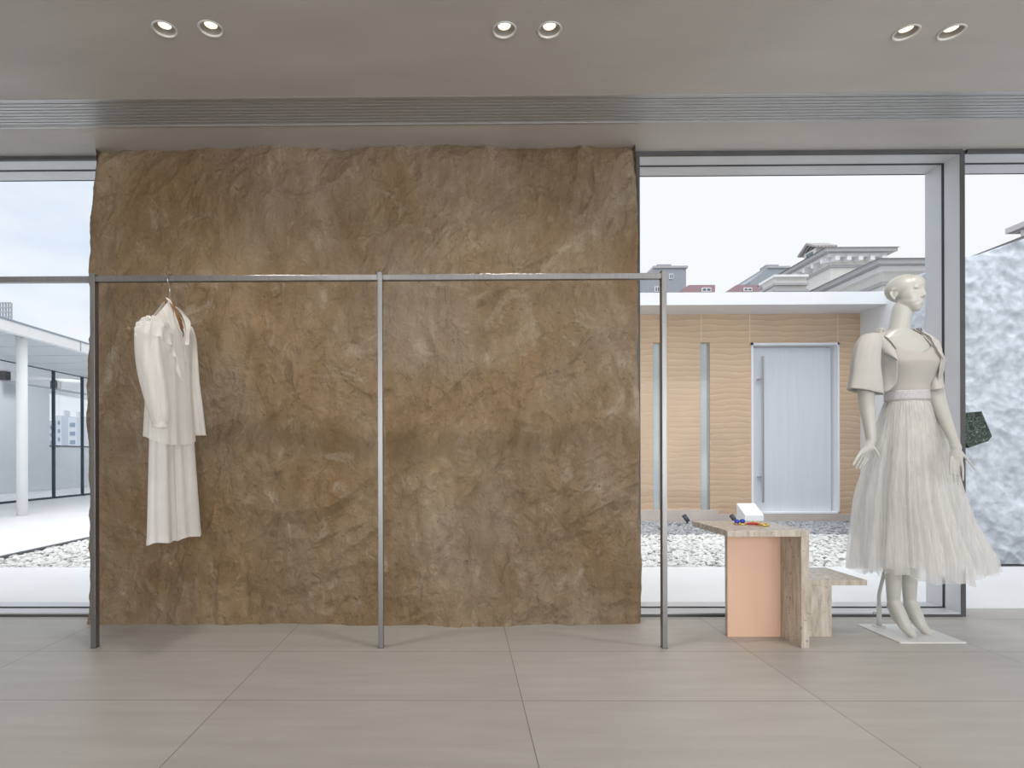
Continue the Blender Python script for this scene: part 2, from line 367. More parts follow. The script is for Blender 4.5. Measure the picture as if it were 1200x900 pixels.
# keep only faces outside the holes
bad = [f for f in bm.faces if (gy0 < f.calc_center_median().y < gy1 and XL + .2 < f.calc_center_median().x < XR - .2) or any((f.calc_center_median().xy - p.xy).length < RH * .95 for p in DL)]
if bad: bmesh.ops.delete(bm, geom=bad, context='FACES')
for f in bm.faces:
    if f.normal.z > 0: f.normal_flip()
box(bm, XL - .1, XR + .1, YB - .1, 3.95, CH + .22, CH + .3)
for q in ((XL - .1, XR + .1, 3.93, 3.95, CH, CH + .25), (XL - .1, XR + .1, YB - .1, YB - .08, CH, CH + .25), (XL - .1, XL - .08, YB, 3.95, CH, CH + .25), (XR + .08, XR + .1, YB, 3.95, CH, CH + .25)): box(bm, *q)
struct(finish(bm, 'ceiling', CEIL, recalc=False))

# back and side walls (behind and beside the camera)
struct(bx('wall_left', WALLP, None, XL - .1, XL, YB, 3.64, 0, CH))
struct(bx('wall_right', WALLP, None, (XR, XR + .1, YB, 3.64, 2.65, CH), (XR, XR + .1, YB, 3.64, 0, .12), (XR, XR + .1, YB, -4.2, .12, 2.65), (XR, XR + .1, 2.6, 3.64, .12, 2.65)))
struct(bx('wall_back', WALLP, None, (XL, -4.5, YB - .1, YB, 0, CH), (4.5, XR, YB - .1, YB, 0, CH), (-4.5, 4.5, YB - .1, YB, 2.65, CH), (-4.5, 4.5, YB - .1, YB, 0, .12)))

# rough clay wall
WXL, WXR, WY = -2.215, 1.05, 3.452
def claydisp(x, z):
    v = Vector((x, 0, z))
    w = Vector((x + .25 * nz(x * 1.3, 3.1, z * 1.3), 0, z + .25 * nz(x * 1.3, 9.7, z * 1.3)))
    big = .030 * nz(w.x * 1.1, 1.7, w.z * .9) + .016 * nz(w.x * 2.5, 5.5, w.z * 1.8)
    # flowing ridges running diagonally / vertically
    c, s = math.cos(.5), math.sin(.5)
    a = c * w.x - s * w.z; b2 = s * w.x + c * w.z
    rid = 0; amp = 1; fr = 2.2
    for k in range(5):
        rid += amp * (1 - abs(2 * nz(a * fr * 1.5, 2.2 + k, b2 * fr * .7))) ** 2; amp *= .52; fr *= 2.05
    fine = nz(x * 18, .3, z * 18) * .0022 + nz(x * 42, .8, z * 42) * .0016 + nz(x * 9, 4, z * 9) * .0035
    low = max(0, 1 - z / .55)
    clump = (nz(x * 7, 8, z * 9) + .6 * nz(x * 16, 8, z * 20)) * .010 * low
    return big * 1.35 + (rid - 1.2) * .024 + fine * 2.3 + clump * 1.3
bm = bmesh.new()
NX, NZ, NS = 430, 390, 14
def clay(i, j):
    z = 2.86 * j / (NZ - 1) - .01
    xl = WXL + .022 * nz(1.1, 5, z * 1.6) + .008 * nz(2, 5, z * 6) + (.018 if z > 2.4 else 0) * min(1, (z - 2.4) / .2 if z > 2.4 else 0) - .02 * math.exp(-((z - 1.2) / .35) ** 2)
    xr = WXR + .016 * nz(7, 2, z * 1.5) + .008 * nz(3, 8, z * 6) - .012 * max(0, z - 2) 
    lean = .018 * z
    if i < NS:
        t = i / NS; x = xl; y = 3.99 - (3.99 - (WY + .05)) * t; return (x + .004 * nz(z * 20, y * 20), y + 0 * lean, z)
    if i >= NS + NX:
        t = (i - NS - NX + 1) / NS; x = xr; y = (WY + .05) + (3.99 - (WY + .05)) * t; return (x + .004 * nz(z * 20, y * 20, 3), y, z)
    t = (i - NS) / (NX - 1); x = xl + (xr - xl) * t
    e = min(x - xl, xr - x); rr = .045
    k = 0 if e > rr else (1 - math.sqrt(max(0, 1 - (1 - e / rr) ** 2)))
    fo = max(0, 1 - z / .1)
    tp = max(0, (z - 2.70) / .13); top = tp * tp * (.035 + .05 * nz(x * 2.2, 4.4) + .02 * nz(x * 7, 1.4) + .02 * (x + .5))
    return (x, WY + lean - claydisp(x, z) * (1 - .5 * k) + k * .05 - .008 * fo + top, z)
grid(bm, NX + 2 * NS, NZ, clay)
o = finish(bm, 'wall_front', CLAY, smooth=True)
struct(o, 'rough brown clay-plastered wall slab behind the metal clothes rack', 'wall')

# windows
def window(name, x0, x1, left_jamb, right_jamb, sill=True):
    w = thing(name, None, None, ((x0 + x1) / 2, 3.77, 0)); struct(w)
    zt = 2.812
    f = [(x0, x1, YW, 3.758, zt, CH + .01), (x0, x1, 3.772, 3.9, zt, CH + .01)]
    if sill: f += [(x0, x1, YW, 3.758, -.005, .022), (x0, x1, 3.772, 3.9, -.005, .026)]
    if left_jamb: f += [(x0 - .022, x0, YW - .02, 3.9, 0, CH)]
    if right_jamb: f += [(x1, x1 + .03, YW, 3.757, 0, CH), (x1, x1 + .03, 3.773, 3.91, 0, CH)]
    bx('window_frame', ALUW, w, *f, bev=.0015)
    g = [(x0, x1, 3.757, 3.773, zt - .003, CH)]
    if sill: g += [(x0, x1, 3.757, 3.773, 0, .028)]
    if right_jamb: g += [(x1 - .003, x1 + .028, 3.757, 3.773, 0, CH)]
    bx('gasket', DARK, w, *g)
    cf = []
    if left_jamb: cf.append((x0 - .022, x0, YW - .024, YW - .0205, 0, CH))
    if right_jamb: cf.append((x1 + .0005, x1 + .0295, YW - .004, YW - .0005, 0, CH))
    if cf: bx('edge_cap', DGREY, w, *cf)
    bx('head_strip', DGREY, w, (x0, x1, YW - .022, YW - .001, CH - .022, CH + .005))  # dark grey strip of the window frame, just under the ceiling
    if sill: bx('sill_edge', DGREY, w, (x0, x1, YW - .012, YW - .001, 0, .014))
    bx('glass_pane', GLASS, w, (x0, x1, 3.762, 3.768, .02 if sill else .004, zt))
    return w
XM = at(1125, 450, YW).x
XJ = at(749, 450, YW).x
window('window_1', XL, WXL + .03, False, False)
window('window_2', XJ, XM, True, True)
d1 = window('door_1', XM + .032, XR, False, False, sill=False)
bx('threshold', STONE, d1, (XM + .032, XR, 3.831, 3.92, -.01, .003))
bx('mullion_edge', DGREY, d1, (XM + .0305, XM + .0325, YW, 3.9, 0, CH))
# marble door pull seen on the glass
bm = bmesh.new()
pp = [(1127, 484), (1150.6, 482), (1163, 511), (1158.6, 517), (1135, 525), (1128, 512)]
ppt = [at(a, b, 3.70) for a, b in pp]
prism(bm, [(p.x, p.z) for p in ppt], 3.70, 3.735)
bmesh.ops.bevel(bm, geom=list(bm.edges), offset=.002, segments=1, affect='EDGES')
dp = finish(bm, 'door_pull', MARBLE, d1); dp['label'] = 'dark green veined marble pull plate'
bm = bmesh.new()
c = at(1145, 500, 3.74)
tube(bm, [(c.x, 3.733, c.z), (c.x, 3.763, c.z)], [.012, .012]); finish(bm, 'fixing_bolt', CHROME, d1)

# linear air grille in the ceiling
ag = thing('air_grille', 'long brushed metal linear air grille set in the ceiling', 'air vent', (0, (gy0 + gy1) / 2, CH))
bx('frame', GRILLE, ag, (XL + .2, XR - .2, gy0 + .001, gy0 + .016, CH - .002, CH + .04), (XL + .2, XR - .2, gy1 - .016, gy1 - .001, CH - .002, CH + .04))
sl = []
n = 17
for k in range(n):
    y = gy0 + .022 + (gy1 - gy0 - .044) * k / (n - 1)
    sl.append((XL + .2, XR - .2, y - .0048, y + .0048, CH + .001 + .002 * (k % 2), CH + .03))
bx('slats', GRILLE, ag, *sl)
bx('backing', DARK, ag, (XL + .2, XR - .2, gy0 + .001, gy1 - .001, CH + .06, CH + .07))

# recessed downlights
where = ['leftmost of the six, in the left pair', 'second from the left, in the left pair', 'left one of the centre pair', 'right one of the centre pair', 'left one of the right pair', 'rightmost of the six, in the right pair']
def downlight(i, p, first=None):
    lab = 'round recessed ceiling downlight, ' + where[i]
    if first is None:
        t = thing('downlight', lab, 'ceiling light', (p.x, p.y, CH), 'recessed ceiling downlights')
        bm = bmesh.new(); S = 48
        prof = [(.0475, .004), (.0475, -.0005), (.0535, -.0005), (.0535, -.003), (.0495, -.005), (.0455, -.004), (.0445, 0), (.0445, .004)]
        rings = [[bm.verts.new((p.x + r * math.cos(2 * PI * k / S), p.y + r * math.sin(2 * PI * k / S), CH + z)) for k in range(S)] for r, z in prof]
        for a, b in zip(rings, rings[1:] + rings[:1]):
            for k in range(S): bm.faces.new((a[k], a[(k + 1) % S], b[(k + 1) % S], b[k]))
        finish(bm, 'trim_ring', mat('light_trim', (.62, .62, .62, 1), .4, var=.02), t, True)
        bm = bmesh.new()
        prof = [(.0450, .002), (.040, .02), (.034, .036), (.030, .048), (.030, .09), (.046, .09), (.047, .03), (.047, .002)]
        rings = [[bm.verts.new((p.x + r * math.cos(2 * PI * k / S), p.y + r * math.sin(2 * PI * k / S), CH + z)) for k in range(S)] for r, z in prof]
        for a, b in zip(rings, rings[1:]):
            for k in range(S): bm.faces.new((a[k], a[(k + 1) % S], b[(k + 1) % S], b[k]))
        finish(bm, 'housing', mat('light_housing', (.26, .26, .26, 1), .45, var=.05), t, True)
        bm = bmesh.new()
        # tilted gimbal: two stepped glowing rings with the lens
        def disc(r, z0, z1, r2):
            a = [bm.verts.new((p.x + r * math.cos(2 * PI * k / 32), p.y + r * math.sin(2 * PI * k / 32) + .001, CH + z0)) for k in range(32)]
            b = [bm.verts.new((p.x + r2 * math.cos(2 * PI * k / 32), p.y + r2 * math.sin(2 * PI * k / 32) + .001, CH + z1)) for k in range(32)]
            for k in range(32): bm.faces.new((a[k], a[(k + 1) % 32], b[(k + 1) % 32], b[k]))
            return a, b
        disc(.027, .018, .034, .019)
        finish(bm, 'reflector', m_emit('reflector_glow', (1, .86, .66, 1), .7), t, True)
        bm = bmesh.new(); a, b = disc(.019, .034, .036, .0185); bm.faces.new(b)
        finish(bm, 'lens', m_emit('lamp_glow', (1, .93, .8, 1), 4), t, True)
        return t
    r = first.copy(); COL.objects.link(r); r.location = (p.x, p.y, CH); r['label'] = lab
    for ch in [c for c in bpy.data.objects if c.parent == first]:
        c = ch.copy(); COL.objects.link(c); c.parent = r
    return r
first = downlight(0, DL[0])
for i in range(1, 6): downlight(i, DL[i], first)

# ------------------------------------------------------------------ clothes rack
YR = 3.03
rk = thing('clothes_rack', 'long brushed metal clothes rack of square tubes in front of the clay wall', 'clothes rack', (at(446, 760, YR).x, YR, 0))
def post(px):
    x = at(px, 600, YR).x
    bm = bmesh.new(); box(bm, x - .0125, x + .0125, YR, YR + .036, 0, 1.925, bev=.0015); finish(bm, 'post', STEEL, rk)
    bx('foot_plate', DGREY, rk, x - .014, x + .014, YR - .001, YR + .037, 0, .004)
    return x
px_l = post(108.6); px_m = post(445.8); px_r = post(779.2)
xe = at(-300, 600, YR).x
for a, b in ((xe, px_l - .0125), (px_l + .0125, px_m - .0125), (px_m + .0125, px_r - .0125)):
    bx('rail', STEEL, rk, a, b, YR + .004, YR + .034, 1.884, 1.913, bev=.0015)
post_far = bx('post', STEEL, rk, xe - .025, xe, YR, YR + .036, 0, 1.925, bev=.0015)

# ------------------------------------------------------------------ hanger, blouse, trousers
HX = at(199, 330, YR + .019).x; HY = YR + .019
AH = R(84)
def hp(u, n_, z): return Vector((HX + u * math.cos(AH) + n_ * math.sin(AH), HY + u * math.sin(AH) - n_ * math.cos(AH), z))
hg = thing('coat_hanger', 'wooden coat hanger with a chrome hook on the rack rail', 'hanger', (HX, HY, 1.75))
bm = bmesh.new()
# hook: crosses over the rail, then straight down to the wood
hk = [hp(0, .0, 1.79 - .06), hp(0, 0, 1.85), hp(0, .012, 1.872)]
hk += [Vector((HX, HY + .026 * math.cos(t), 1.9 + .026 * math.sin(t))) for t in [R(a) for a in (-70, -40, 0, 40, 70, 90, 110, 140, 180, 210)]] if False else []
pts = [Vector((HX, HY, 1.765)), Vector((HX, HY, 1.845)), Vector((HX, HY - .012, 1.866)), Vector((HX, HY - .0215, 1.885)), Vector((HX, HY - .0215, 1.905)), Vector((HX, HY - .014, 1.9185)), Vector((HX, HY, 1.922)), Vector((HX, HY + .014, 1.918)), Vector((HX, HY + .0215, 1.902)), Vector((HX, HY + .022, 1.888))]
pts = spline(pts, 4); tube(bm, pts, [.0023] * len(pts), 10)
finish(bm, 'hook', CHROME, hg, True)
bm = bmesh.new()
for s in (-1, 1):
    P = spline([hp(0, .0, 1.785), hp(s * .02, .002, 1.775), hp(s * .08, .005, 1.708), hp(s * .13, .010, 1.660), hp(s * .16, .014, 1.630)], 4)
    rings = []
    for i, p in enumerate(P):
        t = i / (len(P) - 1); h = .022 * (1 - t) + .012; w = .007 + .006 * t
        nn = Vector((math.sin(AH), -math.cos(AH), 0))
        rings.append([bm.verts.new(p + nn * w * math.cos(a) + Vector((0, 0, h * math.sin(a) - h * .6))) for a in [2 * PI * k / 12 for k in range(12)]])
    for a, b in zip(rings, rings[1:]):
        for k in range(12): bm.faces.new((a[k], a[(k + 1) % 12], b[(k + 1) % 12], b[k]))
    bm.faces.new(rings[0]); bm.faces.new(rings[-1])
finish(bm, 'shoulder_bar', WOOD, hg, True)

bl = thing('blouse', 'sheer white long-sleeved blouse with frilled shoulder on the hanger', 'blouse', (HX, HY, 1.06))
def bl_ring(t):
    "t 0 top .. 1 hem : half width, half depth"
    a = interp([(0, .175), (.1, .185), (.3, .175), (.6, .17), (1, .188)], t)
    b = interp([(0, .012), (.06, .035), (.18, .060), (.5, .062), (1, .070)], t)
    return a, b
NA, NT = 120, 70
def blouse_pt(i, j, off=0):
    th = 2 * PI * i / NA; t = j / (NT - 1)
    a, b = bl_ring(t); cu, sn = math.cos(th), math.sin(th)
    f = 1 + (.05 + .13 * t) * (math.sin(5 * th + 1.2 + 1.5 * t) * .5 + math.sin(11 * th + .4) * .28 + math.sin(17 * th + 2 * t) * .2) * min(1, t * 3)
    u = a * (abs(cu) ** .85) * (1 if cu > 0 else -1) * (1 + .02 * math.sin(9 * th) * t)
    n_ = (b * f + off) * sn
    top = (1.805 - .18 * (abs(u) / .18)) if u < 0 else 1.768 - .105 * (abs(u) / .18) ** 1.1
    if -.02 < u < .045: top = 1.750 - .01 * (sn > 0)
    hem = 1.065 + .012 * math.sin(2 * th + .8) - .012 * sn
    z = top + (hem - top) * t
    return hp(u - .004, n_ + .006 * t, z)
bm = bmesh.new(); V = grid(bm, NA, NT, blouse_pt, True)
dele = []
for f in bm.faces:
    c = f.calc_center_median() - Vector((HX, HY, 0))
    u = c.x * math.cos(AH) + c.y * math.sin(AH); n_ = c.x * math.sin(AH) - c.y * math.cos(AH)
    zz = c.z
    if n_ > .0 and zz > 1.585 and abs(u - .02) < .045 * (zz - 1.585) / .16: dele.append(f)
    elif zz > 1.735 and -.018 < u < .03: dele.append(f)
bmesh.ops.delete(bm, geom=dele, context='FACES')
body = finish(bm, 'bodice', CHIF, bl, True)
# lapels / collar: folded band on both sides of the neck opening
def strip(path, width_dir, w0, w1, name, m, parent, wav=0, nf=10, nseg=5):
    bm = bmesh.new(); P = spline(path, 8); n = len(P)
    def f(i, j):
        t = j / (n - 1); w = interp([(0, w0), (.5, (w0 + w1) * .62), (1, w1)], t)
        s = i / (nseg - 1)
        d = width_dir(t)
        q = P[j] + d * w * s
        if wav: q = q + Vector((math.cos(t * nf * 2 * PI), -math.sin(t * nf * 2 * PI), .5 * math.sin(t * nf * 2 * PI + 1))) * wav * s
        return q
    grid(bm, nseg, n, f); o = finish(bm, name, m, parent, True)
    return o
NV = Vector((math.sin(AH), -math.cos(AH), 0)); UV = Vector((math.cos(AH), math.sin(AH), 0))
strip([hp(-.018, -.01, 1.800), hp(-.026, .022, 1.780), hp(-.028, .048, 1.71), hp(-.010, .066, 1.63), hp(.025, .072, 1.52), hp(.045, .074, 1.42)], lambda t: (-UV * .95 + NV * .32 + Vector((0, 0, -.25))).normalized(), .03, .012, 'lapel', CHIF, bl, .006, 3)
strip([hp(.02, -.02, 1.772), hp(.046, .018, 1.752), hp(.05, .05, 1.69), hp(.03, .07, 1.62), hp(.006, .076, 1.56)], lambda t: (UV * .95 + NV * .3).normalized(), .035, .02, 'lapel', CHIF, bl, .004, 2)
# draped tie running from the shoulder flower to the chest
WD = (Vector((0, 0, -1)) - UV * .35 + NV * .1).normalized()
strip([at(176, 372, 2.80), at(186, 379, 2.83), at(197, 388, 2.90), at(203, 402, 2.97), at(207, 420, 2.99), at(214, 446, 3.0)], lambda t: WD, .075, .012, 'sash', CHIF, bl, .010, 4)
strip([at(178, 369, 2.81), at(188, 373, 2.85), at(198, 380, 2.93), at(204, 392, 3.0), at(206, 404, 3.0)], lambda t: WD, .045, .012, 'sash_fold', CHIF, bl, .008, 3)
# flower button
bm = bmesh.new(); c = at(173.5, 373, 2.785)
for k in range(6):
    a = 2 * PI * k / 6; ell(bm, c + (Vector((math.cos(a), 0, 0)) + Vector((0, 0, 1)) * math.sin(a)) * .009, (.006, .006, .006), sub=2)
ell(bm, c + Vector((0, -.006, 0)), (.004,) * 3, sub=2)
finish(bm, 'flower_button', CHIF, bl, True)
bm = bmesh.new(); lp = hp(0, .035, 1.612); box(bm, lp.x, lp.x + .0015, lp.y - .016, lp.y + .016, lp.z, lp.z + .008); finish(bm, 'care_label', mat('label_blue', (.25, .3, .55, 1), .6), bl)
def sleeve(P, W, D, name, m, parent, seg=40, nrm=NV, fold=.1, ph=0, hemdir=None, nf=4):
    bm = bmesh.new(); P = spline(P, 6); n = len(P); side = Vector((-nrm.y, nrm.x, 0))
    def f(i, j):
        t = j / (n - 1); th = 2 * PI * i / seg
        w = interp(W, t); d = interp(D, t)
        k = 1 + fold * min(1, t * 2 + .1) * (math.sin(nf * th + ph + 2 * t) * .6 + math.sin((2 * nf - 1) * th + ph * 2) * .4)
        return P[j] + side * w * k * math.cos(th) + nrm * d * k * math.sin(th)
    grid(bm, seg, n, f, True); return finish(bm, name, m, parent, True)
SV = Vector((math.sin(R(70)), -math.cos(R(70)), 0))
sleeve([hp(-.135, .0, 1.675), hp(-.165, .0, 1.65), hp(-.195, .006, 1.58), hp(-.205, .02, 1.45), hp(-.195, .042, 1.30), hp(-.185, .058, 1.19), hp(-.18, .062, 1.14)],
       [(0, .004), (.1, .03), (.3, .045), (.55, .048), (.8, .042), (1, .030)], [(0, .004), (.1, .045), (.3, .070), (.6, .068), (1, .034)], 'sleeve', CHIF, bl, nrm=SV, fold=.12, ph=.6)
sleeve([hp(-.18, .062, 1.155), hp(-.18, .062, 1.14), hp(-.18, .062, 1.125)], [(0, .031), (1, .033)], [(0, .036), (1, .037)], 'cuff', CHIF, bl, nrm=SV, fold=.03)
sleeve([hp(.150, .0, 1.70), hp(.17, .0, 1.66), hp(.175, .004, 1.58), hp(.18, .012, 1.40), hp(.19, .025, 1.25), hp(.20, .035, 1.10)],
       [(0, .004), (.1, .022), (.35, .035), (.7, .036), (1, .04)], [(0, .004), (.1, .03), (.35, .04), (1, .042)], 'sleeve', CHIF, bl, nrm=SV, fold=.12, ph=2.2)
# shoulder frill
bm = bmesh.new()
P = spline([at(172, 372, 2.83), at(166, 379, 2.82), at(164.5, 390, 2.82), at(166, 402, 2.82), at(170, 412, 2.82)], 14)
def fr(i, j):
    t = j / (len(P) - 1); s = i / 4
    w = .03 * math.sin(PI * min(1, t * 1.1 + .12)) ** .6
    return P[j] + Vector((-.95, -.1, -.2)) * w * s + Vector((.3, -.7, .8)) * .007 * s * math.sin(t * 6 * 2 * PI)
grid(bm, 5, len(P), fr); finish(bm, 'shoulder_frill', CHIF, bl, True)

tr = thing('trousers', 'white wide-leg trousers hanging below the sheer blouse', 'trousers', (HX, HY, .53))
def leg(c0, c1, w0, w1, n0, n1, d0, d1, zt, zb, ph):
    seg, n = 72, 44
    def P(th, t, e=0):
        cx = c0 + (c1 - c0) * t; w = w0 + (w1 - w0) * t + e; d = d0 + (d1 - d0) * t + e
        cu = math.cos(th); k = 1 + .45 * (math.sin(4 * th + ph) * .5 + math.sin(7 * th + ph * 2 + t) * .4)
        u = cx + w * (abs(cu) ** .8) * (1 if cu > 0 else -1)
        return hp(u, n0 + (n1 - n0) * t + d * k * math.sin(th), zt + (zb - zt) * t + .006 * math.sin(3 * th + ph) * t)
    bm = bmesh.new(); grid(bm, seg, n, lambda i, j: P(2 * PI * i / seg, j / (n - 1)), True); o = finish(bm, 'trouser_leg', CHIF2, tr, True)
    bm = bmesh.new(); grid(bm, seg, 4, lambda i, j: P(2 * PI * i / seg, .945 + .055 * j / 3, .0014), True); finish(bm, 'hem', CHIF2, o, True)
leg(-.085, -.098, .080, .108, .01, .022, .03, .036, 1.14, .560, .4)
leg(.080, .100, .085, .110, .02, .036, .03, .036, 1.14, .556, 2.0)
bm = bmesh.new(); grid(bm, 60, 4, lambda i, j: hp(.165 * math.cos(2 * PI * i / 60), .018 + .032 * math.sin(2 * PI * i / 60), 1.13 + .015 * j), True); finish(bm, 'waistband', CHIF2, tr, True)

# ------------------------------------------------------------------ travertine display table with a low seat
tb = thing('display_table', 'travertine display table with peach panel and low side shelf by the window', 'table', (1.72, 3.23, 0))
def slab(name, m, *a): return bx(name, m, tb, *a, bev=.0012)
TF = 3.035
slab('table_top', TRAV, 1.352, 1.724, TF, 3.50, .568, .599)
slab('upright_panel', TRAV, 1.7245, 1.764, TF, 3.50, 0, .5995)
slab('cross_panel', TRAV, 1.442, 1.724, 3.2365, 3.272, 0, .567)
pz = slab('peach_front', PEACH, 1.437, 1.7235, 3.228, 3.236, 0, .567); pz['label'] = 'peach lacquered panel face'
slab('seat_support', TRAV, 1.7645, 2.0, 3.232, 3.272, 0, .277)
slab('seat_shelf', TRAV, 1.7645, 2.19, 3.232, 3.60, .2775, .306)

# jewellery on the table
def tz(px, py):
    d = ROT @ Vector(((px - XP) / FPX, -(py - YP) / FPX, -1)); return EYE + d * ((.599 - EYE.z) / d.z)
def drop_earring(px, py, label, red):
    c = tz(px, py); t = thing('drop_earring', label, 'earring', c, 'blue-stone earrings on the display table')
    bm = bmesh.new(); ell(bm, c + Vector((0, .004, .016)), (.015, .011, .012), sub=3); finish(bm, 'blue_stone', BLUE, t, True)
    bm = bmesh.new()
    ring = [c + Vector((.018 * math.cos(a), .004 + .014 * math.sin(a), .004)) for a in [2 * PI * k / 20 for k in range(21)]]
    tube(bm, ring, [.0035] * 21, 8, cap=False)
    ring = [c + Vector((.010 + .016 * math.cos(a), -.03 + .02 * math.sin(a), .004)) for a in [2 * PI * k / 20 for k in range(21)]]
    tube(bm, ring, [.0032] * 21, 8, cap=False); finish(bm, 'gold_setting', GOLD, t, True)
    if red:
        bm = bmesh.new()
        for k in range(4): ell(bm, c + Vector((.012 + .016 * k, -.05 - .006 * k, .008)), (.012, .008, .007), sub=2)
        finish(bm, 'red_stones', RED, t, True)
drop_earring(864, 614.5, 'earring with blue stone and gold loop, left one on the table', False)
drop_earring(870.5, 614, 'earring with blue stone and red drops, right one on the table', True)
def cuff(px, py, w, label, name='gold_cuff'):
    c = tz(px, py); t = thing(name, label, 'jewellery', c)
    bm = bmesh.new()
    P = [c + Vector((w * math.cos(a), .02 * math.sin(a), .006 + .004 * math.sin(a * 2))) for a in [R(20 + 320 * k / 24) for k in range(25)]]
    tube(bm, P, [.0045 + .002 * math.sin(PI * k / 24) for k in range(25)], 8); finish(bm, 'band', GOLD, t, True)
    bm = bmesh.new(); ell(bm, P[0], (.008, .006, .006), sub=2); ell(bm, P[-1], (.008, .006, .006), sub=2); finish(bm, 'end_bead', GOLD, t, True)
cuff(884.5, 614, .016, 'small gold ring cuff on the table beside the red drops')
cuff(894.5, 616.5, .024, 'larger gold open cuff, rightmost on the table top')

# ------------------------------------------------------------------ mannequin
YM = 3.25
mq = thing('mannequin', 'white female mannequin in ivory bolero and tulle skirt by the window', 'mannequin', (at(1064, 740, YM).x, YM, 0))
A = R(-8)
RV = Vector((math.cos(A), math.sin(A), 0)); FV = Vector((math.sin(A), -math.cos(A), 0))
# z : (px centre, rx, ry)
TOR = [(1.02, (1064, .125, .10)), (1.12, (1064, .13, .10)), (1.22, (1064, .112, .09)), (1.30, (1063.5, .103, .080)), (1.36, (1064, .110, .085)), (1.42, (1065, .128, .100)), (1.48, (1065, .138, .112)), (1.54, (1062, .145, .098)), (1.58, (1058, .150, .080)), (1.61, (1055, .135, .068)), (1.635, (1053, .098, .058)), (1.655, (1052, .066, .052))]
def torC(z):
    c, rx, ry = interp(TOR, z); return at(c, 450, YM).x, rx, ry
def tor(phi, z, off=0):
    cx, rx, ry = torC(z)
    p = Vector((cx, YM, z)) + RV * (rx + off) * math.sin(phi) + FV * (ry * (1 if math.cos(phi) > 0 else .85) + off) * math.cos(phi)
    return p
bm = bmesh.new()
# torso
zs = [1.02 + (1.655 - 1.02) * k / 44 for k in range(45)]
V = grid(bm, 40, 45, lambda i, j: tor(2 * PI * i / 40, zs[j]), True)
bm.faces.new(V[0]); bm.faces.new(V[-1][::-1])
# bust
for s in (-1, 1):
    c = tor(R(38) * s, 1.475, -.045); ell(bm, c, (.058, .058, .058))
# neck
nb = at(1052, 396, YM); nt_ = at(1058, 362, YM)
limb(bm, [nb - Vector((0, 0, .03)), nb, (nb + nt_) / 2 + Vector((-.002, 0, 0)), nt_], [.066, .055, .048, .048], 20)
# collar bones
for s in (-1, 1): limb(bm, [tor(R(10) * s, 1.615, -.004), tor(R(50) * s, 1.612, -.006)], [.009, .008], 10)
# head
HC = at(1061.5, 345, YM); HY_ = R(22)
HR = Matrix.Rotation(HY_, 3, 'Z') @ Matrix.Rotation(R(4), 3, 'X')
def hl(x, y, z): return HC + HR @ Vector((x, y, z))
def he(c, r, sub=3): ell(bm, hl(*c), r, HR, sub)
he((0, .012, .032), (.075, .092, .075), 4); he((0, -.030, -.014), (.057, .056, .084), 4)
he((0, -.058, -.080), (.027, .024, .021)); he((0, -.020, -.055), (.050, .058, .040))
he((0, -.034, .040), (.053, .054, .056), 4); he((0, -.022, .012), (.062, .058, .062), 4)
he((0, -.026, -.040), (.057, .060, .052), 4); he((0, -.040, -.062), (.042, .046, .036), 4)
limb(bm, [hl(0, -.080, .022), hl(0, -.0855, .000), hl(0, -.0925, -.018)], [.009, .0095, .0105], 10)
for s in (-1, 1):
    he((s * .009, -.085, -.024), (.008, .009, .006), 2)
    he((s * .026, -.0700, .021), (.020, .011, .009))
    he((s * .029, -.0635, .002), (.015, .011, .009))
    he((s * .030, -.044, -.020), (.026, .028, .036)); he((s * .036, -.026, -.004), (.026, .040, .050))
    limb(bm, [hl(s * .072, .010, -.032), hl(s * .078, .024, -.016), hl(s * .080, .032, .006), hl(s * .078, .024, .024), hl(s * .073, .006, .020)], [.0045, .005, .005, .0045, .004], 8)
    he((s * .069, .016, -.004), (.006, .016, .024))
he((0, -.0845, -.0455), (.018, .008, .0055)); he((0, -.0835, -.0565), (.0155, .008, .006))
# arms
def arm(px):
    return [at(a, b, y) for a, b, y in px]
la = arm([(1016, 404, 3.18), (1015, 435, 3.15), (1015, 468, 3.13), (1018, 492, 3.11), (1021, 516, 3.10)])
limb(bm, spline(la, 5), [interp([(0, .044), (.25, .040), (.5, .037), (.75, .031), (1, .023)], k / 20) for k in range(21)], 16)
ra = arm([(1086, 402, 3.25), (1094, 435, 3.22), (1099, 466, 3.17), (1108, 492, 3.11), (1117, 515, 3.05)])
limb(bm, spline(ra, 5), [interp([(0, .043), (.25, .038), (.5, .034), (.75, .028), (1, .021)], k / 20) for k in range(21)], 16)
def digits(W, pc, kn, fingers, fr):
    palm = [at(*W), at(*pc)]
    limb(bm, palm, [.021, .024], 12)
    for k in kn: limb(bm, [at(*pc), at(*k)], [.019, .0105], 10)
    for f in fingers:
        P = spline([at(*q) for q in f], 4); n = len(P)
        limb(bm, P, [fr - .0028 * i / (n - 1) for i in range(n)], 10)
# viewer's left hand : fingers fan down and outward, thumb on the skirt side
digits((1021, 517, 3.10), (1017, 525, 3.095),
       [(1008.5, 531, 3.075), (1011, 533, 3.088), (1013.8, 534.5, 3.10), (1016.5, 535, 3.115)],
       [[(1008.5, 531, 3.075), (1004.0, 537.5, 3.060), (999.8, 545, 3.052)],
        [(1011, 533, 3.088), (1006.6, 541, 3.075), (1002.8, 549.3, 3.068)],
        [(1013.8, 534.5, 3.10), (1010.2, 542, 3.096), (1006.8, 549, 3.09)],
        [(1016.5, 535, 3.115), (1013.6, 541, 3.115), (1011, 546.6, 3.112)],
        [(1020.5, 521, 3.09), (1026, 527, 3.08), (1030.5, 536, 3.078)]], .0088)
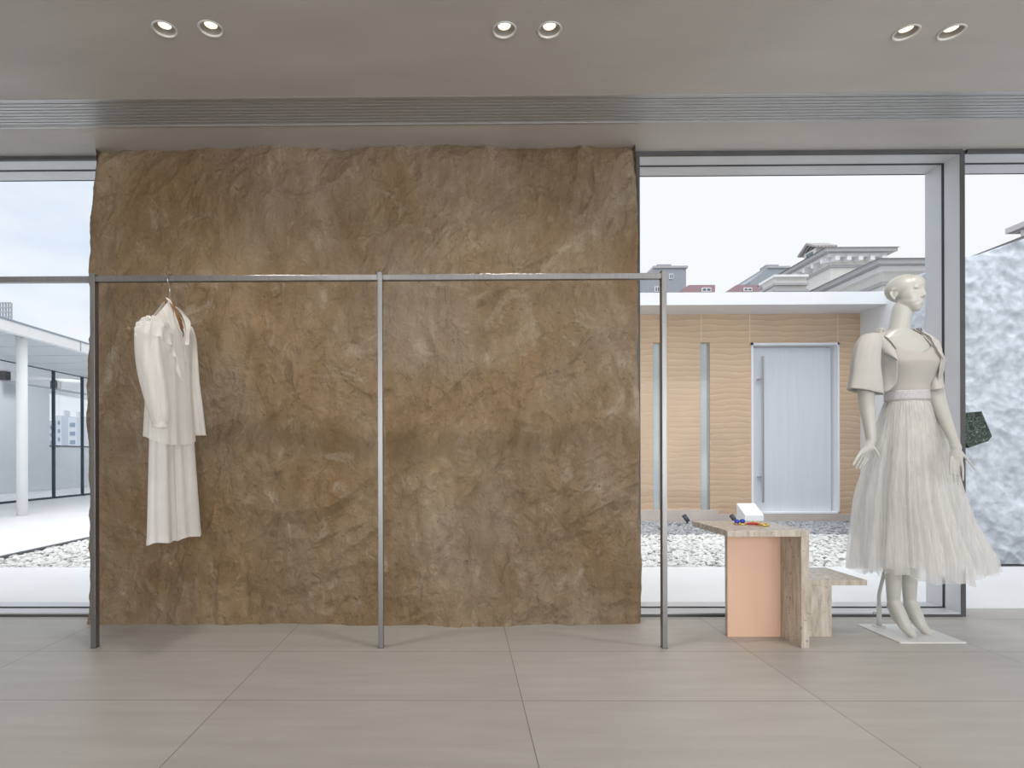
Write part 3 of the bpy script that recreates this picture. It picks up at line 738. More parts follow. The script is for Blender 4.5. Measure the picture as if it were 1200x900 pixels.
# viewer's right hand : three fingers down, forefinger and thumb spread to the right
digits((1117, 515, 3.05), (1120.5, 525, 3.01),
       [(1117.5, 535, 2.995), (1121.5, 537, 2.98), (1126, 537, 2.97), (1115, 532, 3.01)],
       [[(1117.5, 535, 2.995), (1118.0, 549, 2.965), (1118.6, 565, 2.95)],
        [(1121.5, 537, 2.98), (1123.0, 551, 2.955), (1123.4, 568, 2.94)],
        [(1126, 537, 2.97), (1128.2, 549, 2.94), (1128.6, 563, 2.92)],
        [(1115, 532, 3.01), (1113.8, 543, 2.98), (1113.6, 556, 2.965)],
        [(1122, 524, 3.00), (1131.5, 536, 2.97), (1143, 550.5, 2.95)]], .0076)
# legs and pointed feet
def legp(hip, knee, calf, ank, heel, ball, toe):
    P = spline([hip, knee, calf, ank], 6)
    limb(bm, P, [interp([(0, .08), (.33, .052), (.5, .05), (.7, .042), (1, .030)], k / 18) for k in range(19)], 18)
    limb(bm, spline([ank, (ank + ball) / 2 + Vector((0, 0, .002)), ball + Vector((0, 0, .004)), toe], 4), [interp([(0, .032), (.33, .034), (.66, .030), (1, .019)], k / 12) for k in range(13)], 14)
    limb(bm, [ank, heel, (heel + ball) / 2 + Vector((-.012, 0, -.006)), ball], [.028, .024, .024, .024], 12)
G = lambda px, py, y: at(px, py, y)
legp(G(1052, 530, 3.22), G(1048, 610, 3.21), G(1047, 655, 3.24), G(1047, 704, 3.27), G(1044.5, 709, 3.295), G(1061, 735, 3.215), G(1069.5, 744.0, 3.20))
legp(G(1077, 530, 3.28), G(1070, 610, 3.27), G(1066, 655, 3.29), G(1066, 704, 3.32), G(1064, 709, 3.345), G(1079, 733, 3.27), G(1088, 741.5, 3.255))
bd = finish(bm, 'body', MANQ, mq, True)
md = bd.modifiers.new('remesh', 'REMESH'); md.mode = 'VOXEL'; md.voxel_size = .0036; md.use_smooth_shade = True
ms = bd.modifiers.new('smooth', 'SMOOTH'); ms.factor = .5; ms.iterations = 7

# camisole
bm = bmesh.new()
def cam_pt(i, j):
    phi = 2 * PI * i / 72; c = math.cos(phi)
    ztop = 1.535 + .022 * (1 - abs(c)) - .022 * math.exp(-(min(abs(phi), abs(phi - 2 * PI)) / .22) ** 2) + .02 * math.exp(-((abs(math.sin(phi)) - .6) / .18) ** 2)
    z = 1.275 + (ztop - 1.275) * j / 30
    off = .006
    b = 0
    for s in (-1, 1):
        dphi = math.atan2(math.sin(phi - s * R(38)), math.cos(phi - s * R(38)))
        b += .020 * math.exp(-(dphi / .42) ** 2 - ((z - 1.475) / .05) ** 2)
    return tor(phi, z, off + b)
grid(bm, 72, 31, cam_pt, True); finish(bm, 'camisole', SATIN2, mq, True)
for s in (-1, 1):
    bm = bmesh.new(); tube(bm, [tor(R(36) * s, 1.545, .009), tor(R(34) * s, 1.58, .008), tor(R(40) * s, 1.61, .006), tor(R(70) * s, 1.635, .006)], [.004] * 4, 8)
    finish(bm, 'camisole_strap', SATIN2, mq, True)

# bolero jacket
jk_bm = bmesh.new()
def edges(z):
    l = interp([(1.30, -80), (1.325, -60), (1.36, -46), (1.42, -42), (1.50, -41), (1.58, -40), (1.65, -58)], z)
    r = interp([(1.30, 70), (1.33, 52), (1.36, 42), (1.44, 32), (1.52, 30), (1.58, 36), (1.65, 58)], z)
    return R(l), R(r)
def jk(i, j, n=90):
    z = 1.322 + (1.66 - 1.322) * j / 36
    l, r = edges(z); a = l + (-(2 * PI) + (r - l)) * i / (n - 1)
    flare = .012 + .030 * max(0, (1.46 - z) / .14) + .006 * math.sin(9 * a) * max(0, (1.5 - z) / .18)
    b = 0
    for s in (-1, 1):
        dphi = math.atan2(math.sin(a - s * R(38)), math.cos(a - s * R(38)))
        b += .020 * math.exp(-(dphi / .5) ** 2 - ((z - 1.475) / .06) ** 2)
    return tor(a, z, flare + b)
grid(jk_bm, 90, 37, jk)
jkt = finish(jk_bm, 'bolero_jacket', SATIN, mq, True)
sm = jkt.modifiers.new('solid', 'SOLIDIFY'); sm.thickness = .003
def lapel(side, tab):
    bm = bmesh.new()
    def f(i, j):
        z = 1.645 - .165 * j / 20; l, r = edges(z); e = l if side < 0 else r
        d = R(interp(tab, z)) * i / 6
        a = e + side * d - side * R(2)
        return tor(a, z, .022 + .008 * math.sin(i / 6 * PI) + (.018 * math.exp(-((z - 1.475) / .06) ** 2)))
    grid(bm, 7, 21, f); o = finish(bm, 'lapel', SATIN, jkt, True); s = o.modifiers.new('s', 'SOLIDIFY'); s.thickness = .003
lapel(-1, [(1.48, 0), (1.52, 16), (1.565, 34), (1.59, 42), (1.595, 28), (1.645, 34)])
lapel(1, [(1.48, 0), (1.52, 10), (1.565, 22), (1.59, 28), (1.595, 18), (1.645, 26)])
bm = bmesh.new()
def cl(i, j):
    a = R(-62) - R(236) * i / 40
    t = j / 6
    return tor(a, 1.642, 0) + (tor(a, 1.642, 1) - tor(a, 1.642, 0)) * (.012 + .028 * t ** 1.5) + Vector((0, 0, .036 * math.sin(PI * min(1, t * 1.2 + .05)) - .02 * t))
grid(bm, 41, 7, cl); o = finish(bm, 'collar', SATIN, jkt, True); s = o.modifiers.new('s', 'SOLIDIFY'); s.thickness = .003
def bsleeve(P, W, D, ph, tilt):
    bm = bmesh.new(); P = spline(P, 6); n = len(P); seg = 56
    def f(i, j):
        t = j / (n - 1); th = 2 * PI * i / seg; w = interp(W, t); d = interp(D, t)
        k = 1 + (.03 + .10 * t) * (math.sin(3 * th + ph) * .6 + math.sin(7 * th + ph * 2) * .35) + .03 * math.sin(12 * th) * (1 - t)
        return P[j] + RV * w * k * math.cos(th) + FV * d * k * math.sin(th) + Vector((0, 0, -tilt * math.cos(th) * t))
    grid(bm, seg, n, f, True); o = finish(bm, 'sleeve', SATIN, jkt, True); s = o.modifiers.new('s', 'SOLIDIFY'); s.thickness = .0025
bsleeve([at(1026, 391, 3.20), at(1021, 393, 3.19), at(1017, 404, 3.17), at(1014, 425, 3.15), at(1014, 442, 3.14), at(1013, 459, 3.13)],
        [(0, .006), (.18, .040), (.4, .060), (.7, .070), (1, .084)], [(0, .006), (.18, .045), (.4, .062), (.7, .062), (1, .064)], .9, .018)
bsleeve([at(1078, 392, 3.24), at(1082, 394, 3.25), at(1086, 404, 3.24), at(1091, 424, 3.22), at(1094, 442, 3.20), at(1096, 457, 3.18)],
        [(0, .006), (.18, .028), (.4, .036), (.7, .038), (1, .038)], [(0, .006), (.18, .035), (.4, .045), (.7, .045), (1, .048)], 2.4, -.004)

# tulle skirt
LE = [(471, 1036), (485, 1030), (500, 1026), (540, 1016), (580, 1008), (620, 1004), (650, 1000), (690, 995)]
RE = [(471, 1091), (485, 1098), (500, 1105), (540, 1116), (580, 1125), (610, 1134), (635, 1146), (655, 1156), (690, 1160)]
def skirt(name, m, parent, k_in, ybot, ph, amp, dz=0, taper=0):
    bm = bmesh.new(); seg, n = 200, 60
    def f(i, j):
        th = 2 * PI * i / seg; t = j / (n - 1)
        right = .5 + .5 * math.cos(th)
        hem = interp([(0, 666), (.18, 677), (.4, 685), (.62, 686), (.8, 675), (.93, 674), (1, 664)], right) + ybot + 2.0 * math.sin(9 * th + ph) + 1.3 * math.sin(23 * th)
        py = 471 + (hem - 471) * t
        xl = at(interp(LE, py), py, YM).x; xr = at(interp(RE, py), py, YM).x
        xl, xr = (xl + (xr - xl) * k_in * min(1, t * 2), xr - (xr - xl) * (k_in + taper * t) * min(1, t * 2))
        c = (xl + xr) / 2; rx = (xr - xl) / 2
        z = at(1066, py, YM).z
        ry = .088 + (.24 - .088) * (t ** .7) - k_in * .3 * t
        rx = math.sqrt(max(.08 ** 2, rx * rx - (.74 * ry) ** 2))
        a = amp * min(1, t * 1.6 + .06)
        fl = math.sin(13 * th + ph + 1.2 * math.sin(2.5 * t)) * .42 + math.sin(29 * th + ph * 2 + t) * .25 + math.sin(47 * th + ph) * .13 * (1 - .4 * t)
        fl += .5 * nz(math.cos(th) * 4, math.sin(th) * 4, t * 1.3 + ph)
        gat = .010 * math.sin(60 * th) * max(0, 1 - t * 5)
        rr = 1 + a * fl * .22 + gat * 3
        yy = YM + (ry * math.sin(th)) * rr
        z = EYE.z - (EYE.z - z) * (min(yy, YM) / YM if py > 535 else 1)
        return Vector((c + rx * math.cos(th) * (rr if right < .5 else 1 + (rr - 1) * .8), yy, z + dz))
    grid(bm, seg, n, f, True); return finish(bm, name, m, parent, True)
sk = skirt('tulle_skirt', TULLE, mq, 0, 0, .3, 1.0)
skirt('tulle_layer', TULLE, sk, .02, -3, 2.1, 1.1)
skirt('lining', TULLE2, sk, .075, -12, 4.0, .8, taper=.10)
bm = bmesh.new()
grid(bm, 96, 8, lambda i, j: tor(2 * PI * i / 96, 1.277 + .05 * j / 7, .007 + .0012 * math.sin(24 * 2 * PI * i / 48) + .002 * math.sin(PI * j / 7)), True)
wb = finish(bm, 'waistband', BAND, sk, True); s = wb.modifiers.new('s', 'SOLIDIFY'); s.thickness = .003; wb['label'] = 'shimmering grey elastic waistband'

# support rod and base plate
bp_ = bx('base_plate', PLATE, mq, at(1055, 754, 3.115).x, at(1133, 754, 3.115).x, 3.115, 3.455, 0, .007, bev=.001)
bp_['label'] = 'flat white square base plate'
bm = bmesh.new()
P = [G(1032.5, 736, 3.40), G(1030.5, 715, 3.40), G(1030, 697, 3.40), G(1032.5, 686, 3.385), G(1036, 672, 3.33), G(1040, 655, 3.27)]
P[0].z = .007; P[0].x = P[2].x; P[1].x = P[2].x
tube(bm, P, [.0095] * 6, 14)
tube(bm, [Vector((P[0].x, 3.40, .007)), Vector((P[0].x, 3.40, .011)), Vector((P[0].x, 3.40, .014))], [.034, .034, .012], 24)
tube(bm, [Vector((P[0].x, 3.40, .011)), Vector((P[0].x, 3.40, .13))], [.0125, .0125], 14)
finish(bm, 'support_rod', mat('rod_white', (.62, .63, .62, 1), .3, var=.02), mq, True)
bm = bmesh.new(); q = Vector((P[0].x, 3.40, .085)); tube(bm, [q, q + Vector((-.03, -.004, 0))], [.003, .003], 8); ell(bm, q + Vector((-.03, -.004, 0)), (.008, .008, .008), sub=2)
finish(bm, 'clamp_screw', CHROME, mq, True)

# ------------------------------------------------------------------ courtyard
o = bx('ground', mat('far_ground', (.45, .45, .45, 1), .8), None, -150, 200, 3.95, 400, -.3, -.06); tag(o, kind='structure')
yp0 = at(600, 664.5, 5.3).y
def gz(py): return .98 * FPX / (py - 535)
YG0, YG1, YG2 = gz(664), gz(625), 9.2
XE = -4.6
o = bx('terrace_paving', STONE, None, (XE, 14, 3.9, YG0, -.1, -.004), (-30, XE, 3.9, 40, -.1, -.004)); tag(o, kind='structure')
o = bx('terrace_edge', mat('edge_metal', (.16, .17, .18, 1), .5, metal=.3), None, (XE, XE + .045, YG0, 30, -.06, .004), ); tag(o, kind='structure')
o = bx('gravel_bed', mat('gravel_soil', (.20, .20, .19, 1), .9), None, XE, 8, YG0, 14, -.1, -.045); tag(o, kind='structure')
def m_peb(name, dark, mid, hi):
    m, nt, b = newmat(name); L = nt.links
    g = N(nt, 'ShaderNodeNewGeometry'); r = ramp(nt, [(0, dark), (.25, mid), (1, hi)]); r.color_ramp.interpolation = 'LINEAR'
    L.new(g.outputs['Random Per Island'], r.inputs[0]); L.new(r.outputs[0], b.inputs['Base Color']); b.inputs['Roughness'].default_value = .7
    return m
def pebbles(name, m, label, region, count, s0, s1):
    bm0 = bmesh.new(); bmesh.ops.create_icosphere(bm0, subdivisions=1, radius=1)
    bv = [v.co.copy() for v in bm0.verts]; bf = [[v.index for v in f.verts] for f in bm0.faces]; bm0.free()
    vs, fs = [], []
    for k in range(count):
        x, y = region()
        M = Matrix.Rotation(random.uniform(0, 6.28), 3, 'Z') @ Matrix.Rotation(random.uniform(-.5, .5), 3, 'X')
        s = random.uniform(s0, s1); sc = (s, s * random.uniform(.6, .9), s * random.uniform(.4, .65)); b0 = len(vs)
        zc = -.03 + random.uniform(0, .014)
        for v in bv:
            q = M @ Vector((v.x * sc[0] * random.uniform(.85, 1.15), v.y * sc[1], v.z * sc[2])); vs.append((x + q.x, y + q.y, zc + q.z))
        fs += [[b0 + i for i in f] for f in bf]
    me = bpy.data.meshes.new(name); me.from_pydata(vs, [], fs); me.materials.append(m)
    for p in me.polygons: p.use_smooth = True
    o = bpy.data.objects.new(name, me); COL.objects.link(o); tag(o, label, 'gravel', kind='stuff')
PW = m_peb('white_pebbles', (.22, .215, .20, 1), (.62, .61, .59, 1), (.82, .82, .80, 1))
PG = m_peb('grey_pebbles', (.12, .125, .135, 1), (.30, .31, .325, 1), (.46, .47, .49, 1))
def reg_r(y0, y1):
    def f():
        while True:
            y = random.uniform(y0, y1); x = random.uniform(.2, 6.05)
            if not (x > 4.35 and y < 6.3): return x, y
    return f
def reg_l():
    while True:
        y = random.uniform(YG0, 7.9); x = random.uniform(XE + .06, -1.6)
        return x, y
pebbles('white_gravel', PW, 'white pebble gravel bed behind the display table in the courtyard', reg_r(YG0 + .02, YG1 - .05), 13500, .022, .036)
pebbles('grey_gravel', PG, 'grey gravel strip along the foot of the tan wall', reg_r(YG1, 9.02), 8800, .022, .036)
pebbles('white_gravel', PW, 'patch of white pebble gravel seen through the left window', reg_l, 7500, .022, .036)

# tan courtyard building with white flat roof, slot windows and pale door
YC = 9.1
cb = thing('courtyard_building', 'tan rammed-earth building with white flat roof across the courtyard', 'building', (4, YC, 0))
def cx(px): return at(px, 500, YC).x
def cz(py): return at(900, py, YC).z
dx0, dx1, dz1, dz0 = cx(880), cx(983), cz(402), .10
s1, s2, s3, s4 = cx(765.5), cx(775.5), cx(821), cx(832)
sz1, sz0 = cz(401), cz(601)
XRW = cx(1008); zt = cz(368)
bx('wall', EARTH, cb, (-1, s1, YC, YC + .3, 0, zt), (s1, s2, YC, YC + .3, 0, sz0), (s1, s2, YC, YC + .3, sz1, zt), (s2, s3, YC, YC + .3, 0, zt), (s3, s4, YC, YC + .3, 0, sz0), (s3, s4, YC, YC + .3, sz1, zt),
   (s4, dx0, YC, YC + .3, 0, zt), (dx0, dx1, YC, YC + .3, dz1, zt), (dx0, dx1, YC, YC + .3, 0, dz0), (dx1, XRW, YC, YC + .3, 0, zt))
# fine vertical panel seams
SEAM = mat('seam_line', (.80, .68, .54, 1), .9)
for a in (cx(822), cx(879), cx(982)):
    bx('panel_seam', SEAM, cb, a - .006, a + .006, YC - .003, YC - .0005, (sz1 if a < cx(840) else dz1) + .005, zt)
bx('plinth', mat('plinth_stone', (.58, .51, .46, 1), .8, bump=.2), cb, (-1, XRW, YC - .03, YC - .001, -.06, .09), (-1, cx(841), YC - .03, YC - .001, .09, .16))
for a, b in ((s1, s2), (s3, s4)):
    w = bx('slot_window', mat('slot_frame', (.42, .46, .48, 1), .4, metal=.3), cb, (a, a + .02, YC + .04, YC + .10, sz0, sz1), (b - .02, b, YC + .04, YC + .10, sz0, sz1), (a, b, YC + .16, YC + .18, sz0, sz1))
    bx('pane', mat('slot_pane', (.58, .63, .65, 1), .15, var=.2, scale=1.2), w, a + .02, b - .02, YC + .06, YC + .07, sz0, sz1)
DOORM = mat('door_aluminium', (.74, .765, .80, 1), .38, metal=.15, var=.03, scale=3, stretch=(8, 1, .4))
dr = bx('door', DOORM, cb, dx0 + .05, dx1 - .06, YC + .10, YC + .15, dz0 + .02, dz1 - .06)
bx('door_frame', WHITE, dr, (dx0, dx0 + .03, YC - .02, YC + .2, dz0, dz1), (dx1 - .025, dx1, YC - .02, YC + .2, dz0, dz1), (dx0, dx1, YC - .02, YC + .2, dz1 - .035, dz1), (dx0, dx1, YC - .02, YC + .2, dz0 - .005, dz0 + .02))
hx = cx(894.5)
bm = bmesh.new()
box(bm, hx - .012, hx + .018, YC + .01, YC + .03, cz(589), cz(417), bev=.003)
for py in (444, 559): box(bm, hx - .05, hx + .0, YC + .02, YC + .10, cz(py) - .012, cz(py) + .012)
finish(bm, 'handle', ALU, dr)
YF = 8.53
zf1 = at(850, 342.5, YF).z
bx('roof_slab', WHITE, cb, -1, XRW + .0, YF, 12, zt + .0005, zf1)
bx('roof_slab_edge', WHITE, cb, -1, XRW - .002, YF - .004, YF - .001, zt + .0005, zf1) if False else None
bx('side_wall', WHITE, cb, XRW + .001, XRW + .3, 6.9, 12, 0, zf1)
# small things at the foot of the wall
bm = bmesh.new(); x0 = at(865, 610, 7.9).x; x1 = at(893, 610, 7.9).x; xa = at(872, 610, 7.9).x
zb_, zm, ztp = -.03, at(880, 604, 7.9).z, at(870, 590.5, 8.5).z
prism(bm, [(8.0, zb_), (8.25, zb_), (8.25, .328), (8.0, .187)], 3.80, 4.05, 'x')
bmesh.ops.bevel(bm, geom=list(bm.edges), offset=.006, segments=1, affect='EDGES')
o = finish(bm, 'skylight_box', WHITE); tag(o, 'white wedge-shaped box with sloping top on the gravel behind the table', 'box')
def garden_light(px, label):
    c = at(px, 612, 8.7); t = thing('garden_spotlight', label, 'spotlight', (c.x, 8.7, -.03), 'small dark spotlights in the gravel')
    bm = bmesh.new(); tube(bm, [(c.x + .02, 8.7, -.04), (c.x + .005, 8.69, .07)], [.012, .012], 10); finish(bm, 'spike', DGREY, t, True)
    bm = bmesh.new(); tube(bm, [(c.x + .018, 8.67, .03), (c.x - .018, 8.73, .11)], [.03, .034], 16); finish(bm, 'lamp_head', mat('lamp_head_grey', (.06, .07, .09, 1), .5), t, True)
garden_light(804, 'small dark garden spotlight in the gravel, left of the wedge box')
garden_light(859.5, 'small dark garden spotlight close beside the wedge box')

# rough pale wall seen through the glass door
RW = mat('pale_rough_stone', (.50, .535, .59, 1), .85, var=.26, scale=9, bump=1.0, bscale=22)
YS = 5.52
xs0 = at(1104, 600, YS).x
bm = bmesh.new()
def rw(i, j):
    x = xs0 + 2.6 * i / 200; t = j / 200
    top = 2.85 + .33 * (x - 4.68) + .02 * nz(x * 5, 1)
    z = top * t - .03
    d = .05 * nz(x * 1.5, 2, z * 1.5) + .028 * nz(x * 3.4, 5, z * 3.4) + .020 * (1 - abs(2 * nz(x * 3.1 + z, 7, z * 4.3))) ** 2 + .016 * (1 - abs(2 * nz(x * 9, 7, z * 9 + x * 3))) ** 2 + .007 * nz(x * 27, 2, z * 27) + .010 * nz(x * 13, 1, z * 13)
    y = YS + .04 - d
    if i == 0: y = YS + .5
    if j == 200: y = YS + .5
    return (x, y, z)
grid(bm, 201, 201, rw)
o = finish(bm, 'garden_wall', RW, smooth=True); tag(o, 'rough pale blue-white stone wall outside the glass door', 'wall', kind='structure')
box_b = bx('garden_wall_back', RW, None, xs0, xs0 + 2.6, YS + .5, YS + .56, -.03, 2.72); tag(box_b, kind='structure')

# ------------------------------------------------------------------ villas beyond
CREAM = mat('villa_render', (.68, .67, .63, 1), .85, var=.03); TRIMG = mat('villa_trim', (.40, .39, .40, 1), .8, var=.05)
ROOFT = m_tiles_roof('villa_tiles', (.50, .47, .47, 1)); VGLASS = mat('far_glass', (.12, .16, .2, 1), .15, var=.3)
VW = mat('villa_white', (.78, .78, .78, 1), .8, var=.02)
def villa(name, label, X0, X1, Y0, Y1, ze, rise, over, drops):
    t = thing(name, label, 'building', ((X0 + X1) / 2, (Y0 + Y1) / 2, 0))
    o = over
    bx('wall', CREAM, t, X0 + o, X1 - o, Y0 + o, Y1 - o, 0, ze - .25)
    bm = bmesh.new(); x0, x1, y0, y1 = X0 - .05, X1 + .05, Y0 - .05, Y1 + .05
    w = min(x1 - x0, y1 - y0) / 2
    base = [bm.verts.new(p) for p in ((x0, y0, ze), (x1, y0, ze), (x1, y1, ze), (x0, y1, ze))]
    if (y1 - y0) > (x1 - x0): r0, r1 = bm.verts.new(((x0 + x1) / 2, y0 + w, ze + rise)), bm.verts.new(((x0 + x1) / 2, y1 - w, ze + rise)); fs = [(base[0], base[1], r0), (base[1], base[2], r1, r0), (base[2], base[3], r1), (base[3], base[0], r0, r1)]
    else: r0, r1 = bm.verts.new((x0 + w, (y0 + y1) / 2, ze + rise)), bm.verts.new((x1 - w, (y0 + y1) / 2, ze + rise)); fs = [(base[0], base[1], r1, r0), (base[1], base[2], r1), (base[2], base[3], r0, r1), (base[3], base[0], r0)]
    for f in fs: bm.faces.new(f)
    bm.faces.new(base[::-1]); finish(bm, 'roof', ROOFT, t)
    bx('eave_board', TRIMG, t, (X0, X1, Y0, Y1, ze - .13, ze - .002))
    bx('eave_moulding', VW, t, (X0 + o * .55, X1 - o * .55, Y0 + o * .55, Y1 - o * .55, ze - .26, ze - .135))
    bx('frieze_band', TRIMG, t, (X0 + o - .06, X1 - o + .06, Y0 + o - .06, Y1 - o + .06, ze - .62, ze - .52))
    n = drops
    for k in range(n if n > 2 else 0):
        y = Y0 + .5 + (Y1 - Y0 - .9) * k / (n - 1)
        bx('bracket', VW, t, X0 + .12, X0 + o, y - .07, y + .07, ze - .42, ze - .262)
    m = max(3, int((X1 - X0) / .45)) if n > 2 else 0
    for k in range(m):
        x = X0 + .5 + (X1 - X0 - .9) * k / (m - 1)
        bx('bracket', VW, t, x - .08, x + .08, Y0 + .12, Y0 + o, ze - .42, ze - .262)
    return t
cA = at(968, 290, 22); cA2 = at(1049, 291, 22)
va = villa('villa', 'tall cream villa with corbelled tiled eaves behind the tan building', cA.x, cA2.x + .1, 22, 27.0, cA.z, .35, .42, 8)
# dormer on the roof
dn = at(952, 292, 23.5)
d = bx('dormer', CREAM, va, dn.x - .1, dn.x + .45, 23.1, 23.9, cA.z - .1, cA.z + .38)
bm = bmesh.new(); prism(bm, [(22.9, cA.z + .33), (23.5, cA.z + .62), (24.1, cA.z + .33), (24.1, cA.z + .40), (23.5, cA.z + .70), (22.9, cA.z + .40)], dn.x - .25, dn.x + .6, 'x'); finish(bm, 'dormer_roof', ROOFT, d)
bx('dormer_window', VGLASS, d, dn.x - .13, dn.x - .101, 23.3, 23.7, cA.z + .08, cA.z + .30)
bx('drainpipe', VW, va, cA.x + 1.05, cA.x + 1.15, 22.45, 22.549, 5, cA.z - .64)
cB = at(1030, 303, 16); cB2 = at(1150, 304, 16)
vb = villa('villa', 'lower cream villa wing with long sloping eave behind the mannequin head', cB.x, cB2.x, 16, 21.5, cB.z, .3, .36, 2)
bx('cornice', TRIMG, vb, cB.x + .29, cB.x + .355, 16.42, 21, cB.z - .95, cB.z - .82)
w = at(1021, 335, 17.2)
wf = bx('window', VW, vb, cB.x + .30, cB.x + .358, 16.75, 18.1, cB.z - 2.0, cB.z - 1.1)
for q in ((cB.x + .28, cB.x + .299, 16.85, 17.4, cB.z - 1.95, cB.z - 1.17), (cB.x + .28, cB.x + .299, 17.47, 18.0, cB.z - 1.95, cB.z - 1.17)): bx('pane', VGLASS, wf, *q)
# chimney block
bx('chimney', VW, vb, cB.x + .1, cB.x + .5, 20.6, 21.0, cB.z - .002, cB.z + .35)
# curved gable block with bands at left of tall villa
g0 = at(906, 334, 19); g1 = at(947, 334, 19)
gb = thing('villa', 'low cream villa block with grey bands, left of the tall villa', 'building', (g0.x, 19, 0))
bx('wall', CREAM, gb, g0.x + .12, g1.x, 19.1, 19.9, 0, g0.z + .28)
for zz in (.33, .0, -.25): bx('band', TRIMG if zz != .33 else VW, gb, g0.x + .04, g1.x + .02, 19.0, 20.0, g0.z + zz * .8, g0.z + zz * .8 + .07)
# near roof at far right
X3 = 10.0; z3 = at(1200, 275, X3 * FPX / 659).z
vc = villa('villa', 'brown-eaved villa roof rising above the rough pale wall at right', X3, X3 + 4, 7.5, 12.6, z3, .25, .5, 10)
bx('chimney_cap', ROOFT, vc, X3 + .35, X3 + 1.3, 10.6, 11.4, z3 + .32, z3 + .42); bx('chimney', VW, vc, X3 + .5, X3 + 1.15, 10.75, 11.25, z3 - .01, z3 + .32)

GREYB = mat('grey_block', (.30, .32, .35, 1), .85, var=.06); REDB = mat('red_roof', (.33, .215, .235, 1), .85, var=.08)  # red dulled to put distance haze into the colour
def far_house(label, m, px0, px1, pt, Y, cut, rise=0, wins=(), base=350):
    a = at(px0, pt, Y); b = at(px1, pt, Y); c = thing('distant_house', label, 'building', ((a.x + b.x) / 2, Y, 0))
    bm = bmesh.new()
    prism(bm, [(a.x, 0), (a.x, a.z - rise), (a.x + cut, a.z), (b.x, a.z), (b.x, 0)], Y, Y + 6); finish(bm, 'wall', m, c)
    if m is GREYB:
        bx('parapet', TRIMG, c, (a.x + cut, b.x + .1, Y - .1, Y + 6, a.z + .001, a.z + .15))
        q = a.x + cut + .45 * (b.x - a.x - cut) * .6
        bx('roof_hatch', GREYB, c, q, q + 1.0, Y + 1, Y + 2, a.z + .151, a.z + .6)
    for (wx0, wx1, wy0, wy1) in wins:
        p = at(wx0, wy0, Y); q = at(wx1, wy1, Y)
        f = bx('window', VW, c, p.x, q.x, Y - .06, Y - .001, q.z, p.z); mx_ = (p.x + q.x) / 2
        for q2 in ((p.x + .05, mx_ - .03, Y - .09, Y - .0605, q.z + .05, p.z - .05), (mx_ + .03, q.x - .05, Y - .09, Y - .0605, q.z + .05, p.z - .05)): bx('pane', VGLASS, f, *q2)
far_house('grey flat-roofed house just right of the clay wall, beyond the white roof', GREYB, 757, 804, 314.5, 42, .5, .5, [(784, 789, 321, 327), (767, 773, 336, 342)])
far_house('dull red-roofed low house, nearer the clay wall', REDB, 801, 838, 334, 34, .3, .2, [(822, 833, 337.5, 342)])
far_house('grey house with slanted roof left of the cream villas', GREYB, 879, 924, 314.5, 46, 1.3, 1.0, [(899, 905, 334, 340)])
far_house('dull red-roofed low house in front of slanted grey house', REDB, 843, 896, 334, 35, 1.0, .7, [(871, 881, 337.5, 341.5)])

# ------------------------------------------------------------------ white pavilion on the left
pv = thing('pavilion', 'white flat-roofed glass pavilion seen through the left window', 'building', (-9.8, 14, 0))
XC = -7.42; zc0 = 3.02; zc1 = 3.19
bx('canopy', WHITE, pv, (XC, XC + .12, 5, 30, zc0, zc1), (-14, XC, 5, 30, zc0 + .07, zc1 - .01))
bx('gutter', mat('gutter_blue', (.30, .36, .42, 1), .5, metal=.3), pv, (XC + .05, XC + .13, 5, 30, zc1 + .001, zc1 + .03))
for y in (9.0, 11.3, 13.9, 17): bx('joint_strip', TRIMG, pv, XC + .1205, XC + .125, y, y + .03, zc0, zc1)
bm = bmesh.new(); c = at(26, 603, 10.05); tube(bm, [(c.x, 10.05, 0), (c.x, 10.05, zc0 + .06)], [.082, .082], 28); finish(bm, 'column', WHITE, pv, True)
SOF = mat('soffit_panel', (.62, .66, .70, 1), .5, var=.02)
bx('soffit', SOF, pv, *[(-9.7, XC - .02, y, y + .95, zc0 + .03, zc0 + .069) for y in range(5, 29)])
XG = -9.8
ms_ = [10.9, 11.97, 13.04, 14.17, 15.25, 16.35, 17.45, 18.5]
fr_ = [(XG - .03, XG + .03, y - .025, y + .025, 0, 3.09) for y in ms_] + [(XG - .03, XG + .03, 8, 20, 3.05, 3.11), (XG - .03, XG + .03, 8, 20, 0, .04)]
bx('glazing_frame', mat('mullion_navy', (.03, .045, .07, 1), .5), pv, *fr_)
bx('glass', GLASSO, pv, XG - .005, XG + .005, 8, 20, .04, 3.05)
LG = mat('pavilion_grey', (.60, .63, .66, 1), .7, var=.03)
bx('inner_wall', LG, pv, (-12.7, -12.5, 8, 17.9, 0, 3.05), (-12.7, -12.5, 17.9, 30, 0, 1.32), (-12.7, -12.5, 17.9, 30, 2.95, 3.05), (-12.7, XG, 29.8, 30, 0, 1.3))
bx('rail_line', DGREY, pv, -12.5, -12.47, 17.9, 30, 1.32, 1.36)
for px, py, yy in ((5, 440.5, 14.4), (65.5, 451, 16.1)):
    c = at(px, py, yy); o = thing('ceiling_speaker', 'dark box speaker hung inside the pavilion, ' + ('leftmost, at the photo edge' if px < 20 else 'beside the second glass mullion'), 'speaker', (c.x, yy, c.z), 'box speakers in the pavilion')
    bx('speaker_box', DARK if px < 20 else DGREY, o, c.x - .1, c.x + .1, yy - .08, yy + .08, c.z - .1, c.z + .1)
    bx('bracket', DARK, o, c.x - .015, c.x + .015, yy - .015, yy + .015, c.z + .1, 3.088)

